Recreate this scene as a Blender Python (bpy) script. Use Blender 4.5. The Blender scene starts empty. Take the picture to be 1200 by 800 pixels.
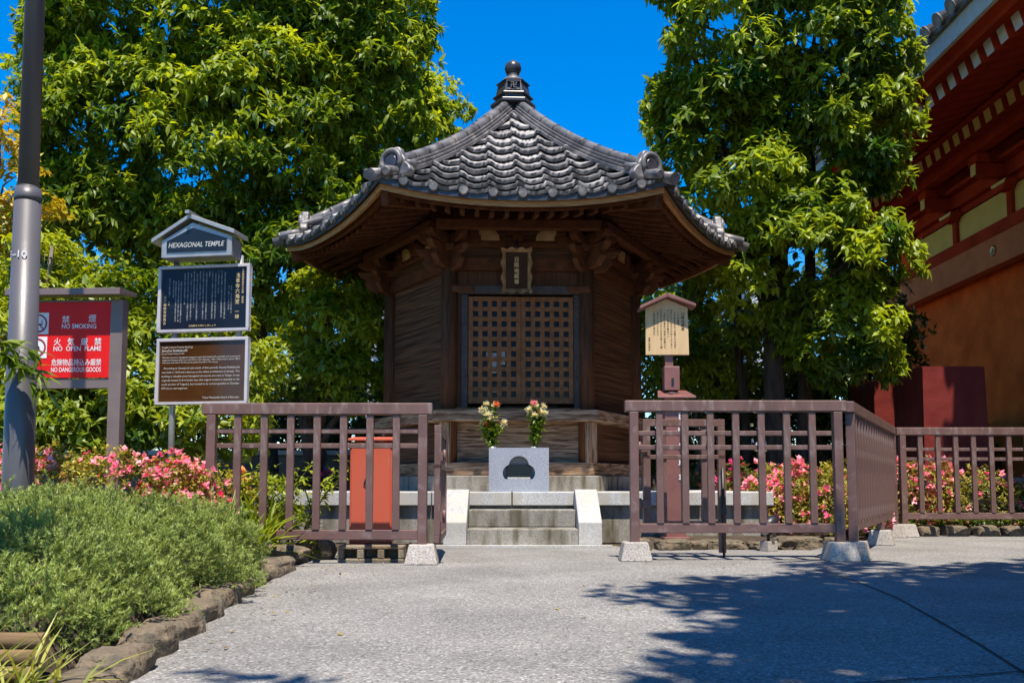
import bpy, bmesh, math, random
import numpy as np
from mathutils import Vector, Matrix, noise as mnoise

# ------------------------------------------------------------------ camera, sky, sun, exposure
F = 1070.0            # focal length in pixels of the 1200 px wide photograph
EYE = 0.5
PITCH = math.radians(4.5)
SH = 168 - F * math.tan(PITCH)
scn = bpy.context.scene
C = scn.collection
cam = bpy.data.cameras.new("camera"); camo = bpy.data.objects.new("camera", cam); C.objects.link(camo)
cam.sensor_width = 36; cam.lens = 36 * F / 1200; cam.clip_end = 2000; cam.clip_start = .05
cam.shift_y = SH / 1200
camo.location = (0, 0, EYE); camo.rotation_euler = (math.pi / 2 + PITCH, 0, 0)
scn.camera = camo
SUNV = Vector((0.07, -0.40, 1.0)).normalized()
elev = math.asin(SUNV.z)
w = bpy.data.worlds.new("World"); scn.world = w; w.use_nodes = True
nt = w.node_tree; nt.nodes.clear()
sky = nt.nodes.new('ShaderNodeTexSky'); sky.sky_type = 'NISHITA'; sky.sun_disc = False
sky.sun_elevation = elev; sky.sun_rotation = math.atan2(SUNV.x, SUNV.y)
sky.air_density = 1.0; sky.dust_density = 0.0; sky.ozone_density = 4.0
hs = nt.nodes.new('ShaderNodeHueSaturation'); hs.inputs['Saturation'].default_value = 1.5; hs.inputs['Value'].default_value = 1.0; hs.inputs['Hue'].default_value = .506
bg = nt.nodes.new('ShaderNodeBackground'); bg.inputs['Strength'].default_value = 0.148
wo = nt.nodes.new('ShaderNodeOutputWorld')
nt.links.new(sky.outputs[0], hs.inputs['Color']); nt.links.new(hs.outputs[0], bg.inputs[0]); nt.links.new(bg.outputs[0], wo.inputs[0])
sl = bpy.data.lights.new("sun", 'SUN'); sl.energy = 5.0; sl.angle = math.radians(.53); sl.color = (1, .91, .78)
so = bpy.data.objects.new("sun", sl); C.objects.link(so)
so.rotation_euler = SUNV.to_track_quat('Z', 'Y').to_euler(); so.location = (2, -5, 12)
scn.view_settings.view_transform = 'Standard'; scn.view_settings.look = 'None'
scn.view_settings.gamma = 1; scn.view_settings.exposure = 0.68; scn.view_settings.use_curve_mapping = False
scn.cycles.max_bounces = 7; scn.cycles.diffuse_bounces = 4; scn.cycles.glossy_bounces = 2
scn.cycles.transmission_bounces = 4; scn.cycles.transparent_max_bounces = 4
scn.cycles.caustics_reflective = False; scn.cycles.caustics_refractive = False
scn.cycles.use_denoising = True

R = random.Random(7)
cp, sp = math.cos(PITCH), math.sin(PITCH)
def at(px, py, Y):
    a = (px - 600) / F; b = -(py - 400 - SH) / F
    d = Vector((a, cp - b * sp, sp + b * cp))
    return Vector((0, 0, EYE)) + d * (Y / d.y)
def zt(py, Y): return at(600, py, Y).z
def xt(px, py, Y): return at(px, py, Y).x

# ------------------------------------------------------------------ materials
def new_mat(name):
    m = bpy.data.materials.new(name); m.use_nodes = True
    n = m.node_tree.nodes; b = n['Principled BSDF']
    return m, n, m.node_tree.links, b
def mat(name, c1, c2=None, rough=.7, scale=6, stretch=(1, 1, 1), bump=0, bscale=60, detail=6, metal=0, c3=None, s3=30, spec=.5, lo=.35, hi=.65, bdist=.01):
    m, n, l, b = new_mat(name)
    b.inputs['Roughness'].default_value = rough; b.inputs['Metallic'].default_value = metal
    b.inputs['Specular IOR Level'].default_value = spec
    tc = n.new('ShaderNodeTexCoord'); mp = n.new('ShaderNodeMapping'); mp.inputs['Scale'].default_value = stretch
    l.new(tc.outputs['Object'], mp.inputs[0])
    if c2 is None: c2 = tuple(x * .75 for x in c1)
    no = n.new('ShaderNodeTexNoise'); no.inputs['Scale'].default_value = scale; no.inputs['Detail'].default_value = detail
    no.inputs['Roughness'].default_value = .6
    l.new(mp.outputs[0], no.inputs['Vector'])
    cr = n.new('ShaderNodeValToRGB'); cr.color_ramp.elements[0].position = lo; cr.color_ramp.elements[1].position = hi
    cr.color_ramp.elements[0].color = (*c2, 1); cr.color_ramp.elements[1].color = (*c1, 1)
    l.new(no.outputs['Fac'], cr.inputs[0]); out = cr.outputs[0]
    if c3 is not None:
        n3 = n.new('ShaderNodeTexNoise'); n3.inputs['Scale'].default_value = s3; n3.inputs['Detail'].default_value = 4
        l.new(mp.outputs[0], n3.inputs['Vector'])
        r3 = n.new('ShaderNodeValToRGB'); r3.color_ramp.elements[0].position = .55; r3.color_ramp.elements[1].position = .68
        l.new(n3.outputs['Fac'], r3.inputs[0])
        mx = n.new('ShaderNodeMixRGB'); mx.inputs[2].default_value = (*c3, 1)
        l.new(r3.outputs[0], mx.inputs[0]); l.new(out, mx.inputs[1]); out = mx.outputs[0]
    l.new(out, b.inputs['Base Color'])
    if bump:
        nb = n.new('ShaderNodeTexNoise'); nb.inputs['Scale'].default_value = bscale; nb.inputs['Detail'].default_value = 5
        l.new(mp.outputs[0], nb.inputs['Vector'])
        bp = n.new('ShaderNodeBump'); bp.inputs['Strength'].default_value = bump; bp.inputs['Distance'].default_value = bdist
        l.new(nb.outputs['Fac'], bp.inputs['Height']); l.new(bp.outputs[0], b.inputs['Normal'])
    return m
def leaf_mat(name, dark, light, trans=.35, rough=.38, tboost=1.8, spec=.5):
    m, n, l, b = new_mat(name)
    at_ = n.new('ShaderNodeAttribute'); at_.attribute_name = 'tone'
    cr = n.new('ShaderNodeValToRGB'); cr.color_ramp.elements[0].color = (*dark, 1); cr.color_ramp.elements[1].color = (*light, 1)
    l.new(at_.outputs['Fac'], cr.inputs[0]); l.new(cr.outputs[0], b.inputs['Base Color'])
    b.inputs['Roughness'].default_value = rough; b.inputs['Specular IOR Level'].default_value = spec
    tr = n.new('ShaderNodeBsdfTranslucent')
    g = n.new('ShaderNodeMixRGB'); g.blend_type = 'MULTIPLY'; g.inputs[0].default_value = 1; g.inputs[2].default_value = (tboost * 1.15, tboost, tboost * .45, 1)
    l.new(cr.outputs[0], g.inputs[1]); l.new(g.outputs[0], tr.inputs[0])
    mx = n.new('ShaderNodeMixShader'); mx.inputs[0].default_value = trans
    l.new(b.outputs[0], mx.inputs[1]); l.new(tr.outputs[0], mx.inputs[2]); l.new(mx.outputs[0], n['Material Output'].inputs[0])
    return m
def speckle(name, base, dark, light, sc=160, rough=.85, bump=.3, stain=None, big=1.2):
    m, n, l, b = new_mat(name); b.inputs['Roughness'].default_value = rough
    tc = n.new('ShaderNodeTexCoord')
    v = n.new('ShaderNodeTexVoronoi'); v.inputs['Scale'].default_value = sc; l.new(tc.outputs['Object'], v.inputs['Vector'])
    sx = n.new('ShaderNodeSeparateColor'); l.new(v.outputs['Color'], sx.inputs[0])
    cr = n.new('ShaderNodeValToRGB'); e = cr.color_ramp; e.elements[0].position = 0; e.elements[0].color = (*dark, 1)
    e.elements[1].position = 1; e.elements[1].color = (*light, 1)
    k = e.elements.new(.3); k.color = (*base, 1); k = e.elements.new(.8); k.color = (*base, 1)
    l.new(sx.outputs[0], cr.inputs[0])
    no = n.new('ShaderNodeTexNoise'); no.inputs['Scale'].default_value = big; no.inputs['Detail'].default_value = 7; l.new(tc.outputs['Object'], no.inputs['Vector'])
    mr = n.new('ShaderNodeMapRange'); mr.inputs[1].default_value = .3; mr.inputs[2].default_value = .7; mr.inputs[3].default_value = .74; mr.inputs[4].default_value = 1.14
    l.new(no.outputs['Fac'], mr.inputs[0])
    mx = n.new('ShaderNodeMixRGB'); mx.blend_type = 'MULTIPLY'; mx.inputs[0].default_value = 1
    l.new(cr.outputs[0], mx.inputs[1]); l.new(mr.outputs[0], mx.inputs[2]); out = mx.outputs[0]
    if stain:
        n2 = n.new('ShaderNodeTexNoise'); n2.inputs['Scale'].default_value = 4; n2.inputs['Detail'].default_value = 6
        mp = n.new('ShaderNodeMapping'); mp.inputs['Scale'].default_value = (2.5, 2.5, .5); l.new(tc.outputs['Object'], mp.inputs[0]); l.new(mp.outputs[0], n2.inputs['Vector'])
        r2 = n.new('ShaderNodeValToRGB'); r2.color_ramp.elements[0].position = .45; r2.color_ramp.elements[1].position = .66
        l.new(n2.outputs['Fac'], r2.inputs[0])
        m2 = n.new('ShaderNodeMixRGB'); m2.inputs[2].default_value = (*stain, 1); l.new(r2.outputs[0], m2.inputs[0]); l.new(out, m2.inputs[1]); out = m2.outputs[0]
    l.new(out, b.inputs['Base Color'])
    if bump:
        bp = n.new('ShaderNodeBump'); bp.inputs['Strength'].default_value = bump; bp.inputs['Distance'].default_value = .004
        l.new(v.outputs['Distance'], bp.inputs['Height']); l.new(bp.outputs[0], b.inputs['Normal'])
    return m

M = {}
M['pave'] = speckle('exposed_aggregate_paving', (.225, .215, .20), (.09, .085, .08), (.44, .43, .41), sc=140, bump=.4, big=1.6)
M['joint'] = mat('joint_black', (.02, .02, .02), rough=.9)
M['soil'] = mat('soil', (.075, .05, .03), (.03, .02, .012), rough=.95, scale=9, bump=.8, bscale=40, bdist=.03, c3=(.12, .09, .05), s3=25)
M['granite'] = speckle('granite', (.47, .47, .46), (.22, .22, .22), (.66, .66, .65), sc=220, bump=.15, stain=(.42, .39, .33))
M['granite_old'] = speckle('granite_old', (.31, .285, .24), (.12, .12, .11), (.4, .4, .39), sc=200, bump=.3, stain=(.09, .075, .045))
M['granite_blue'] = speckle('granite_blue', (.34, .37, .43), (.22, .24, .29), (.52, .55, .6), sc=260, bump=.1)
M['concrete'] = speckle('concrete_block', (.4, .36, .32), (.2, .18, .16), (.55, .52, .48), sc=150, bump=.6)
M['cinder'] = speckle('cinder_block', (.3, .24, .17), (.15, .12, .08), (.4, .34, .26), sc=170, bump=.7, stain=(.16, .11, .06))
M['rock'] = mat('rock', (.24, .18, .12), (.075, .06, .038), rough=.9, scale=6, bump=1, bscale=22, bdist=.035, c3=(.07, .065, .045), s3=7, lo=.3, hi=.7)
M['fence'] = mat('brown_fence_paint', (.175, .096, .08), (.118, .063, .053), rough=.55, scale=7, stretch=(1, 1, .3), bump=.15, bscale=50, c3=(.22, .155, .14), s3=22)
M['fence_b'] = mat('brown_fence_paint_worn', (.17, .092, .078), (.12, .063, .054), rough=.5, scale=5, bump=.1, bscale=60, c3=(.2, .13, .12), s3=14)
M['post_br'] = mat('sign_post_paint', (.2, .15, .135), (.16, .12, .11), rough=.4, scale=6)
M['wood_d'] = mat('dark_old_wood', spec=.12, c1=(.18, .088, .044), c2=(.045, .022, .013), rough=.62, scale=2.2, stretch=(.55, .55, 22), bump=.45, bscale=9, c3=(.16, .06, .026), s3=2.5, lo=.38, hi=.66)
M['wood_v'] = mat('dark_old_wood_upright', spec=.12, c1=(.15, .06, .026), c2=(.045, .02, .011), rough=.62, scale=3, stretch=(24, 24, 1.2), bump=.5, bscale=12, c3=(.13, .06, .03), s3=2, lo=.3, hi=.7)
M['wood_x'] = mat('eave_wood', spec=.12, c1=(.14, .052, .022), c2=(.06, .024, .011), rough=.65, scale=4, stretch=(3, 3, 3), bump=.3, bscale=30, lo=.3, hi=.7)
M['wood_edge'] = mat('eave_edge_wood', spec=.12, c1=(.55, .30, .12), c2=(.36, .18, .07), rough=.7, scale=5, stretch=(2, 2, 14), bump=.2)
M['wood_lat'] = mat('lattice_wood', spec=.12, c1=(.27, .12, .05), c2=(.16, .07, .03), rough=.6, scale=6, stretch=(4, 4, 4), bump=.2)
M['wood_pale'] = mat('bleached_wood', spec=.12, c1=(.46, .31, .20), c2=(.14, .075, .04), rough=.75, scale=2.6, stretch=(1.6, 1.6, 20), bump=.6, bscale=14, c3=(.07, .035, .02), s3=3, lo=.38, hi=.6)
M['wood_pv'] = mat('bleached_upright', spec=.12, c1=(.46, .31, .20), c2=(.13, .07, .04), rough=.75, scale=2.6, stretch=(18, 18, 1.2), bump=.6, bscale=14, c3=(.07, .035, .02), s3=3, lo=.38, hi=.6)
M['frame_g'] = mat('grey_door_frame', (.09, .075, .068), (.05, .042, .04), spec=.1, rough=.5, scale=5, stretch=(3, 3, 3))
M['glass_d'] = mat('dark_pane', (.012, .012, .014), (.008, .008, .01), rough=.12, scale=2, spec=.10)
M['paper'] = mat('paper', (.5, .5, .52), (.35, .35, .37), rough=.7, scale=20)
M['plaster'] = mat('aged_plaster', spec=.12, c1=(.6, .4, .18), c2=(.36, .21, .09), rough=.85, scale=9)
M['gold'] = mat('gilt', (.62, .42, .12), (.42, .26, .07), rough=.42, scale=20, metal=.6)
M['gold_ink'] = mat('gold_lettering', (.7, .55, .25), (.6, .45, .2), rough=.5, scale=20)
M['white'] = mat('white_lettering', (.8, .8, .8), (.76, .76, .76), rough=.5, scale=20)
M['grey_ink'] = mat('pale_lettering', (.62, .62, .58), (.55, .55, .5), rough=.5, scale=20)
M['ink'] = mat('ink_lettering', (.05, .035, .025), (.03, .02, .015), rough=.6, scale=20)
M['red'] = mat('red_sign_paint', (.74, .012, .010), (.68, .010, .009), spec=.2, rough=.4, scale=4)
M['navy'] = mat('dark_blue_board', spec=.2, c1=(.012, .016, .03), c2=(.009, .012, .022), rough=.25, scale=4)
M['brown_b'] = mat('brown_board', (.085, .033, .008), (.05, .02, .006), rough=.22, scale=3)
M['steel'] = mat('brushed_steel', (.42, .42, .40), (.34, .34, .33), rough=.4, scale=8, metal=.4)
M['steel_w'] = mat('pale_metal_frame', (.6, .58, .6), (.5, .48, .5), rough=.45, scale=8, metal=.1)
M['black'] = mat('black_board', (.012, .013, .014), (.008, .008, .009), rough=.3, scale=5)
M['pole'] = mat('lamp_pole_paint', (.105, .098, .105), (.08, .076, .082), rough=.42, scale=3, stretch=(1, 1, .5), bump=.05, spec=.6)
M['cream'] = mat('cream_sign_wood', (.66, .47, .25), (.58, .4, .2), rough=.6, scale=3, stretch=(12, 4, 1))
M['stand'] = mat('reddish_stand_paint', (.24, .10, .085), (.18, .075, .065), rough=.4, scale=6)
M['redbox'] = mat('faded_red_paint', (.56, .085, .035), (.46, .10, .055), rough=.55, scale=3, stretch=(1, 1, .5), bump=.1, c3=(.42, .16, .10), s3=4, lo=.3, hi=.7)
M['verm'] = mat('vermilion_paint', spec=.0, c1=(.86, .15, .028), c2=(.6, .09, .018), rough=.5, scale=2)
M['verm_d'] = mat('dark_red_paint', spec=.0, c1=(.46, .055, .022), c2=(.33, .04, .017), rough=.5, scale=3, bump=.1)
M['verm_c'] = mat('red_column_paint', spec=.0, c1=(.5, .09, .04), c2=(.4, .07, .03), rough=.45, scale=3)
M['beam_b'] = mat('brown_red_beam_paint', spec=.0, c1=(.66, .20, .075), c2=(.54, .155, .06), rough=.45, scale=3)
M['yel'] = mat('ochre_plaster', spec=.0, c1=(.75, .52, .14), c2=(.66, .46, .12), rough=.7, scale=3)
M['tipw'] = mat('white_rafter_tip', (.6, .6, .6), (.5, .5, .5), rough=.6, scale=9)
M['tipy'] = mat('ochre_rafter_tip', spec=.12, c1=(.8, .6, .2), c2=(.7, .52, .17), rough=.6, scale=9)
M['tarp'] = mat('dark_red_cover', spec=.12, c1=(.20, .035, .028), c2=(.15, .025, .022), rough=.42, scale=2.4, bump=.25, bscale=5, bdist=.05)
M['bark'] = mat('bark', (.10, .075, .055), (.035, .027, .02), rough=.95, scale=5, stretch=(3, 3, .7), bump=1, bscale=18, bdist=.04)
M['bark_p'] = mat('pale_bark', (.2, .17, .13), (.09, .07, .055), rough=.9, scale=5, bump=.6)
M['wallgrey'] = mat('grey_render', (.17, .15, .12), (.11, .1, .08), spec=.1, rough=.85, scale=2)
M['plasticb'] = mat('black_metal', (.02, .022, .026), (.015, .016, .02), rough=.4, scale=5)
M['logw'] = mat('edging_timber', (.26, .17, .08), (.15, .09, .04), rough=.8, scale=5, stretch=(1, 8, 20), bump=.3)
M['office'] = mat('pale_office_cladding', (.5, .53, .58), (.44, .47, .52), rough=.6, scale=.2)
M['glass_o'] = mat('office_glass', (.08, .12, .18), (.06, .09, .14), rough=.1, scale=.3)
# roof tile: random tone per tile, with overhang shade painted into lips and gaps
def tile_mat():
    m, n, l, b = new_mat('grey_kawara_tile')
    a = n.new('ShaderNodeAttribute'); a.attribute_name = 'tone'
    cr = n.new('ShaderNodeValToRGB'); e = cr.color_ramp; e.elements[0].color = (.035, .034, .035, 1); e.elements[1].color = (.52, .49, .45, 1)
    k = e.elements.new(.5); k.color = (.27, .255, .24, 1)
    tc = n.new('ShaderNodeTexCoord'); no = n.new('ShaderNodeTexNoise'); no.inputs['Scale'].default_value = 9; no.inputs['Detail'].default_value = 8
    l.new(tc.outputs['Object'], no.inputs['Vector'])
    ad = n.new('ShaderNodeMath'); ad.operation = 'ADD'; l.new(a.outputs['Fac'], ad.inputs[0]); l.new(no.outputs['Fac'], ad.inputs[1])
    sb = n.new('ShaderNodeMath'); sb.operation = 'SUBTRACT'; sb.inputs[1].default_value = .5; l.new(ad.outputs[0], sb.inputs[0])
    l.new(sb.outputs[0], cr.inputs[0]); l.new(cr.outputs[0], b.inputs['Base Color'])
    b.inputs['Roughness'].default_value = .5; b.inputs['Specular IOR Level'].default_value = .45
    nb = n.new('ShaderNodeTexNoise'); nb.inputs['Scale'].default_value = 45; l.new(tc.outputs['Object'], nb.inputs['Vector'])
    bp = n.new('ShaderNodeBump'); bp.inputs['Strength'].default_value = .25; bp.inputs['Distance'].default_value = .01
    l.new(nb.outputs['Fac'], bp.inputs['Height']); l.new(bp.outputs[0], b.inputs['Normal'])
    return m
M['tile'] = tile_mat()
M['tile_r'] = mat('ridge_tile', (.20, .19, .19), (.05, .048, .05), rough=.42, scale=5, bump=.3, bscale=40, c3=(.28, .25, .22), s3=7, lo=.3, hi=.7)
M['tile_d'] = mat('finial_and_shade_tile', (.06, .058, .065), (.03, .03, .034), rough=.32, scale=8)  # finial's own colour; also the shade tone for eave band and ornament recess
M['leaf1'] = leaf_mat('evergreen_leaf', (.05, .12, .010), (.36, .44, .022), trans=.46, tboost=1.6, rough=.42, spec=.3)
M['leaf2'] = leaf_mat('evergreen_leaf_right', (.035, .10, .012), (.33, .42, .025), trans=.44, tboost=1.6, rough=.4, spec=.35)
M['leafy'] = leaf_mat('yellow_green_leaf', (.07, .15, .008), (.36, .42, .018), trans=.4, tboost=1.4, rough=.45)
M['leafo'] = leaf_mat('golden_leaf', (.36, .32, .015), (.62, .46, .03), trans=.35, tboost=1.2, rough=.45)
M['leafd'] = leaf_mat('deep_green_leaf', (.02, .05, .008), (.12, .18, .015), trans=.3, tboost=1.6, rough=.4)
M['leaff'] = leaf_mat('fresh_green_leaf', (.05, .12, .008), (.22, .3, .02), trans=.42, tboost=1.5, rough=.45)
M['leafa'] = leaf_mat('azalea_leaf', (.05, .09, .012), (.5, .44, .05), trans=.3, tboost=1.2, rough=.5)
M['jun'] = leaf_mat('juniper_needle', (.022, .06, .012), (.37, .46, .12), trans=.25, tboost=1.3, rough=.55)
M['pinkf'] = leaf_mat('pink_petal', (.9, .09, .25), (.95, .48, .53), trans=.25, tboost=.9, rough=.6)
M['magf'] = leaf_mat('magenta_petal', (.6, .02, .2), (.8, .08, .35), trans=.3, tboost=1.0, rough=.6)
M['cream_f'] = leaf_mat('cream_petal', (.75, .7, .5), (.85, .82, .6), trans=.3, tboost=1.0, rough=.6)
M['orange_f'] = leaf_mat('orange_petal', (.75, .16, .05), (.8, .3, .12), trans=.3, tboost=1.0, rough=.6)
M['grassl'] = leaf_mat('grass_blade', (.1, .17, .02), (.42, .42, .08), trans=.35, tboost=1.3, rough=.45)

# ------------------------------------------------------------------ mesh building
def root_loc(p):
    while p is not None and p.parent is not None: p = p.parent
    return p.location.copy() if p is not None else Vector((0, 0, 0))
class MB:
    def __init__(s): s.v = []; s.f = []; s.mi = []; s.sm = []; s.X = None
    def add(s, vs, fs, mi=0, smooth=False):
        o = len(s.v)
        for p in vs:
            p = Vector(p)
            if s.X is not None: p = s.X @ p
            s.v.append(p)
        for f in fs: s.f.append([i + o for i in f]); s.mi.append(mi); s.sm.append(smooth)
    def box(s, x0, x1, y0, y1, z0, z1, mi=0):
        s.add([(x0, y0, z0), (x1, y0, z0), (x1, y1, z0), (x0, y1, z0), (x0, y0, z1), (x1, y0, z1), (x1, y1, z1), (x0, y1, z1)],
              [(3, 2, 1, 0), (4, 5, 6, 7), (0, 1, 5, 4), (1, 2, 6, 5), (2, 3, 7, 6), (3, 0, 4, 7)], mi)
    def beam(s, a, b, w, h, up=(0, 0, 1), mi=0, endmi=None):
        a = Vector(a); b = Vector(b); d = (b - a).normalized(); sd = d.cross(Vector(up)).normalized(); u = sd.cross(d)
        vs = []
        for p in (a, b):
            for i, j in ((-1, -1), (1, -1), (1, 1), (-1, 1)): vs.append(p + sd * (i * w / 2) + u * (j * h / 2))
        s.add(vs, [(4, 5, 6, 7), (0, 4, 5, 1), (1, 5, 6, 2), (2, 6, 7, 3), (3, 7, 4, 0)], mi)
        s.add(vs[:4], [(3, 2, 1, 0)][:1], endmi if endmi is not None else mi)
    def extr(s, poly, vec, mi=0, smooth=False):
        n = len(poly); vec = Vector(vec)
        vs = [Vector(p) for p in poly] + [Vector(p) + vec for p in poly]
        s.add(vs, [list(range(n))[::-1], list(range(n, 2 * n))], mi)
        s.add(vs, [(i, (i + 1) % n, n + (i + 1) % n, n + i) for i in range(n)], mi, smooth)
    def tube(s, pts, rad, n=8, mi=0, cap=True, smooth=True):
        pts = [Vector(p) for p in pts]
        if not hasattr(rad, '__len__'): rad = [rad] * len(pts)
        vs = []; prev = None
        for i, p in enumerate(pts):
            d = (pts[min(i + 1, len(pts) - 1)] - pts[max(i - 1, 0)]).normalized()
            if prev is None:
                ref = Vector((0, 0, 1)) if abs(d.z) < .9 else Vector((1, 0, 0))
                a = d.cross(ref).normalized()
            else: a = (prev - d * prev.dot(d)).normalized()
            prev = a; b = d.cross(a)
            for k in range(n):
                t = 2 * math.pi * k / n; vs.append(p + (a * math.cos(t) + b * math.sin(t)) * rad[i])
        fs = [(i * n + k, i * n + (k + 1) % n, (i + 1) * n + (k + 1) % n, (i + 1) * n + k) for i in range(len(pts) - 1) for k in range(n)]
        s.add(vs, fs, mi, smooth)
        if cap: s.add(vs[:n], [list(range(n))[::-1]], mi); s.add(vs[-n:], [list(range(n))], mi)
    def lathe(s, prof, c=(0, 0, 0), n=20, mi=0, smooth=True, rot=0, cap=True):
        c = Vector(c); vs = []
        for r, z in prof:
            for k in range(n):
                t = 2 * math.pi * k / n + rot; vs.append(c + Vector((r * math.cos(t), r * math.sin(t), z)))
        fs = [(i * n + k, i * n + (k + 1) % n, (i + 1) * n + (k + 1) % n, (i + 1) * n + k) for i in range(len(prof) - 1) for k in range(n)]
        s.add(vs, fs, mi, smooth)
        if cap: s.add(vs[:n], [list(range(n))[::-1]], mi); s.add(vs[-n:], [list(range(n))], mi)
    def mesh(s, name, mats, shift=Vector((0, 0, 0)), recalc=True):
        me = bpy.data.meshes.new(name)
        me.from_pydata([tuple(p - shift) for p in s.v], [], s.f)
        for m in mats: me.materials.append(m)
        me.polygons.foreach_set('material_index', s.mi); me.polygons.foreach_set('use_smooth', s.sm)
        if recalc:
            bm = bmesh.new(); bm.from_mesh(me); bmesh.ops.remove_doubles(bm, verts=bm.verts, dist=1e-5)
            bmesh.ops.recalc_face_normals(bm, faces=bm.faces); bm.to_mesh(me); bm.free()
        return me
    def build(s, name, m, parent=None, bevel=0, world=True, recalc=True, seg=2):
        mats = m if isinstance(m, list) else [m]
        o = bpy.data.objects.new(name, s.mesh(name, mats, root_loc(parent) if (parent is not None and world) else Vector((0, 0, 0)), recalc))
        C.objects.link(o)
        if parent is not None: o.parent = parent
        if bevel:
            b = o.modifiers.new('bevel', 'BEVEL'); b.width = bevel; b.segments = seg; b.limit_method = 'ANGLE'; b.angle_limit = math.radians(40)
        return o
def tag(o, label=None, cat=None, group=None, kind=None):
    if label: o['label'] = label
    if cat: o['category'] = cat
    if group: o['group'] = group
    if kind: o['kind'] = kind
    return o
def thing(name, label, cat, loc=(0, 0, 0), rz=0, group=None):
    o = bpy.data.objects.new(name, None); C.objects.link(o); o.location = loc; o.rotation_euler = (0, 0, rz); o.empty_display_size = .2
    return tag(o, label, cat, group)

_tc = {}
def glyph(s, bold=0.0, shear=0.0):
    k = (s, bold, shear)
    if k in _tc: return _tc[k]
    cu = bpy.data.curves.new('t', 'FONT'); cu.body = s; cu.size = 1; cu.resolution_u = 3; cu.offset = bold; cu.shear = shear
    cu.align_x = 'CENTER'; cu.align_y = 'CENTER'
    o = bpy.data.objects.new('t', cu); C.objects.link(o)
    dg = bpy.context.evaluated_depsgraph_get(); dg.update()
    me = bpy.data.meshes.new_from_object(o.evaluated_get(dg))
    r = ([tuple(v.co) for v in me.vertices], [tuple(p.vertices) for p in me.polygons])
    bpy.data.objects.remove(o); bpy.data.curves.remove(cu); bpy.data.meshes.remove(me)
    _tc[k] = r; return r
def text(mb, s, cx, cz, y, h, width=None, mi=0, bold=0., shear=0., align='c'):
    """horizontal line, faces -Y; h = glyph height factor; width squeezes to fit"""
    v, f = glyph(s, bold, shear)
    if not v: return
    xs = [p[0] for p in v]; ys = [p[1] for p in v]; wx = max(xs) - min(xs); wy = max(ys) - min(ys)
    sy = h / max(wy, .45); sx = sy if width is None else width / wx
    mx = (max(xs) + min(xs)) / 2; my = (max(ys) + min(ys)) / 2
    if align == 'l': cx = cx + wx * sx / 2
    if align == 'r': cx = cx - wx * sx / 2
    mb.add([((p[0] - mx) * sx + cx, y, (p[1] - my) * sy + cz) for p in v], f, mi)
def vtext(mb, s, cx, ztop, y, size, pitch=None, mi=0, bold=0.):
    pitch = pitch or size * 1.08
    z = ztop - size / 2
    for ch in s:
        if ch not in ' 　':
            v, f = glyph(ch, bold)
            if v:
                if ch in 'ー': mb.add([(p[1] * size + cx, y, p[0] * size + z) for p in v], [q[::-1] for q in f], mi)
                elif ch in '、。': mb.add([(p[0] * size + cx + size * .3, y, p[1] * size + z + size * .3) for p in v], f, mi)
                elif ord(ch) > 0x2000:
                    xs = [p[0] for p in v]; ys = [p[1] for p in v]; mx = (max(xs) + min(xs)) / 2; my = (max(ys) + min(ys)) / 2
                    mb.add([((p[0] - mx) * size + cx, y, (p[1] - my) * size + z) for p in v], f, mi)
                else: mb.add([(p[0] * size + cx, y, p[1] * size + z) for p in v], f, mi)
        z -= pitch

# ------------------------------------------------------------------ foliage
def raw_mesh(name, verts, loops, starts, totals, tone, m, parent=None, smooth=False):
    me = bpy.data.meshes.new(name)
    if parent is not None: verts = verts - np.array(root_loc(parent))
    me.vertices.add(len(verts)); me.vertices.foreach_set('co', np.ascontiguousarray(verts, dtype=np.float32).ravel())
    me.loops.add(len(loops)); me.loops.foreach_set('vertex_index', loops.astype(np.int32))
    me.polygons.add(len(starts)); me.polygons.foreach_set('loop_start', starts.astype(np.int32)); me.polygons.foreach_set('loop_total', totals.astype(np.int32))
    me.update(calc_edges=True)
    a = me.attributes.new('tone', 'FLOAT', 'POINT'); a.data.foreach_set('value', tone.astype(np.float32))
    me.materials.append(m)
    if smooth: me.polygons.foreach_set('use_smooth', np.ones(len(starts), dtype=bool))
    o = bpy.data.objects.new(name, me); C.objects.link(o)
    if parent is not None: o.parent = parent
    return o
T_BIG = (np.array([(0, 0, 0), (-.5, .32, .12), (0, .35, 0), (.5, .32, .12), (-.38, .68, .10), (0, .7, 0), (.38, .68, .10), (0, 1, 0)]),
         [(0, 2, 1), (0, 3, 2), (1, 2, 5, 4), (2, 3, 6, 5), (4, 5, 7), (5, 6, 7)])
T_SM = (np.array([(0, 0, 0), (-.5, .45, .1), (0, .5, 0), (.5, .45, .1), (0, 1, 0)]), [(0, 2, 1), (0, 3, 2), (1, 2, 4), (2, 3, 4)])
T_TINY = (np.array([(0, 0, 0), (-.5, .5, 0), (.5, .5, 0), (0, 1, 0)]), [(0, 2, 3, 1)])
T_BLADE = (np.array([(-.5, 0, 0), (.5, 0, 0), (0, 1, 0)]), [(0, 1, 2)])
def nrm(a): return a / np.maximum(np.linalg.norm(a, axis=1, keepdims=True), 1e-9)
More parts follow.
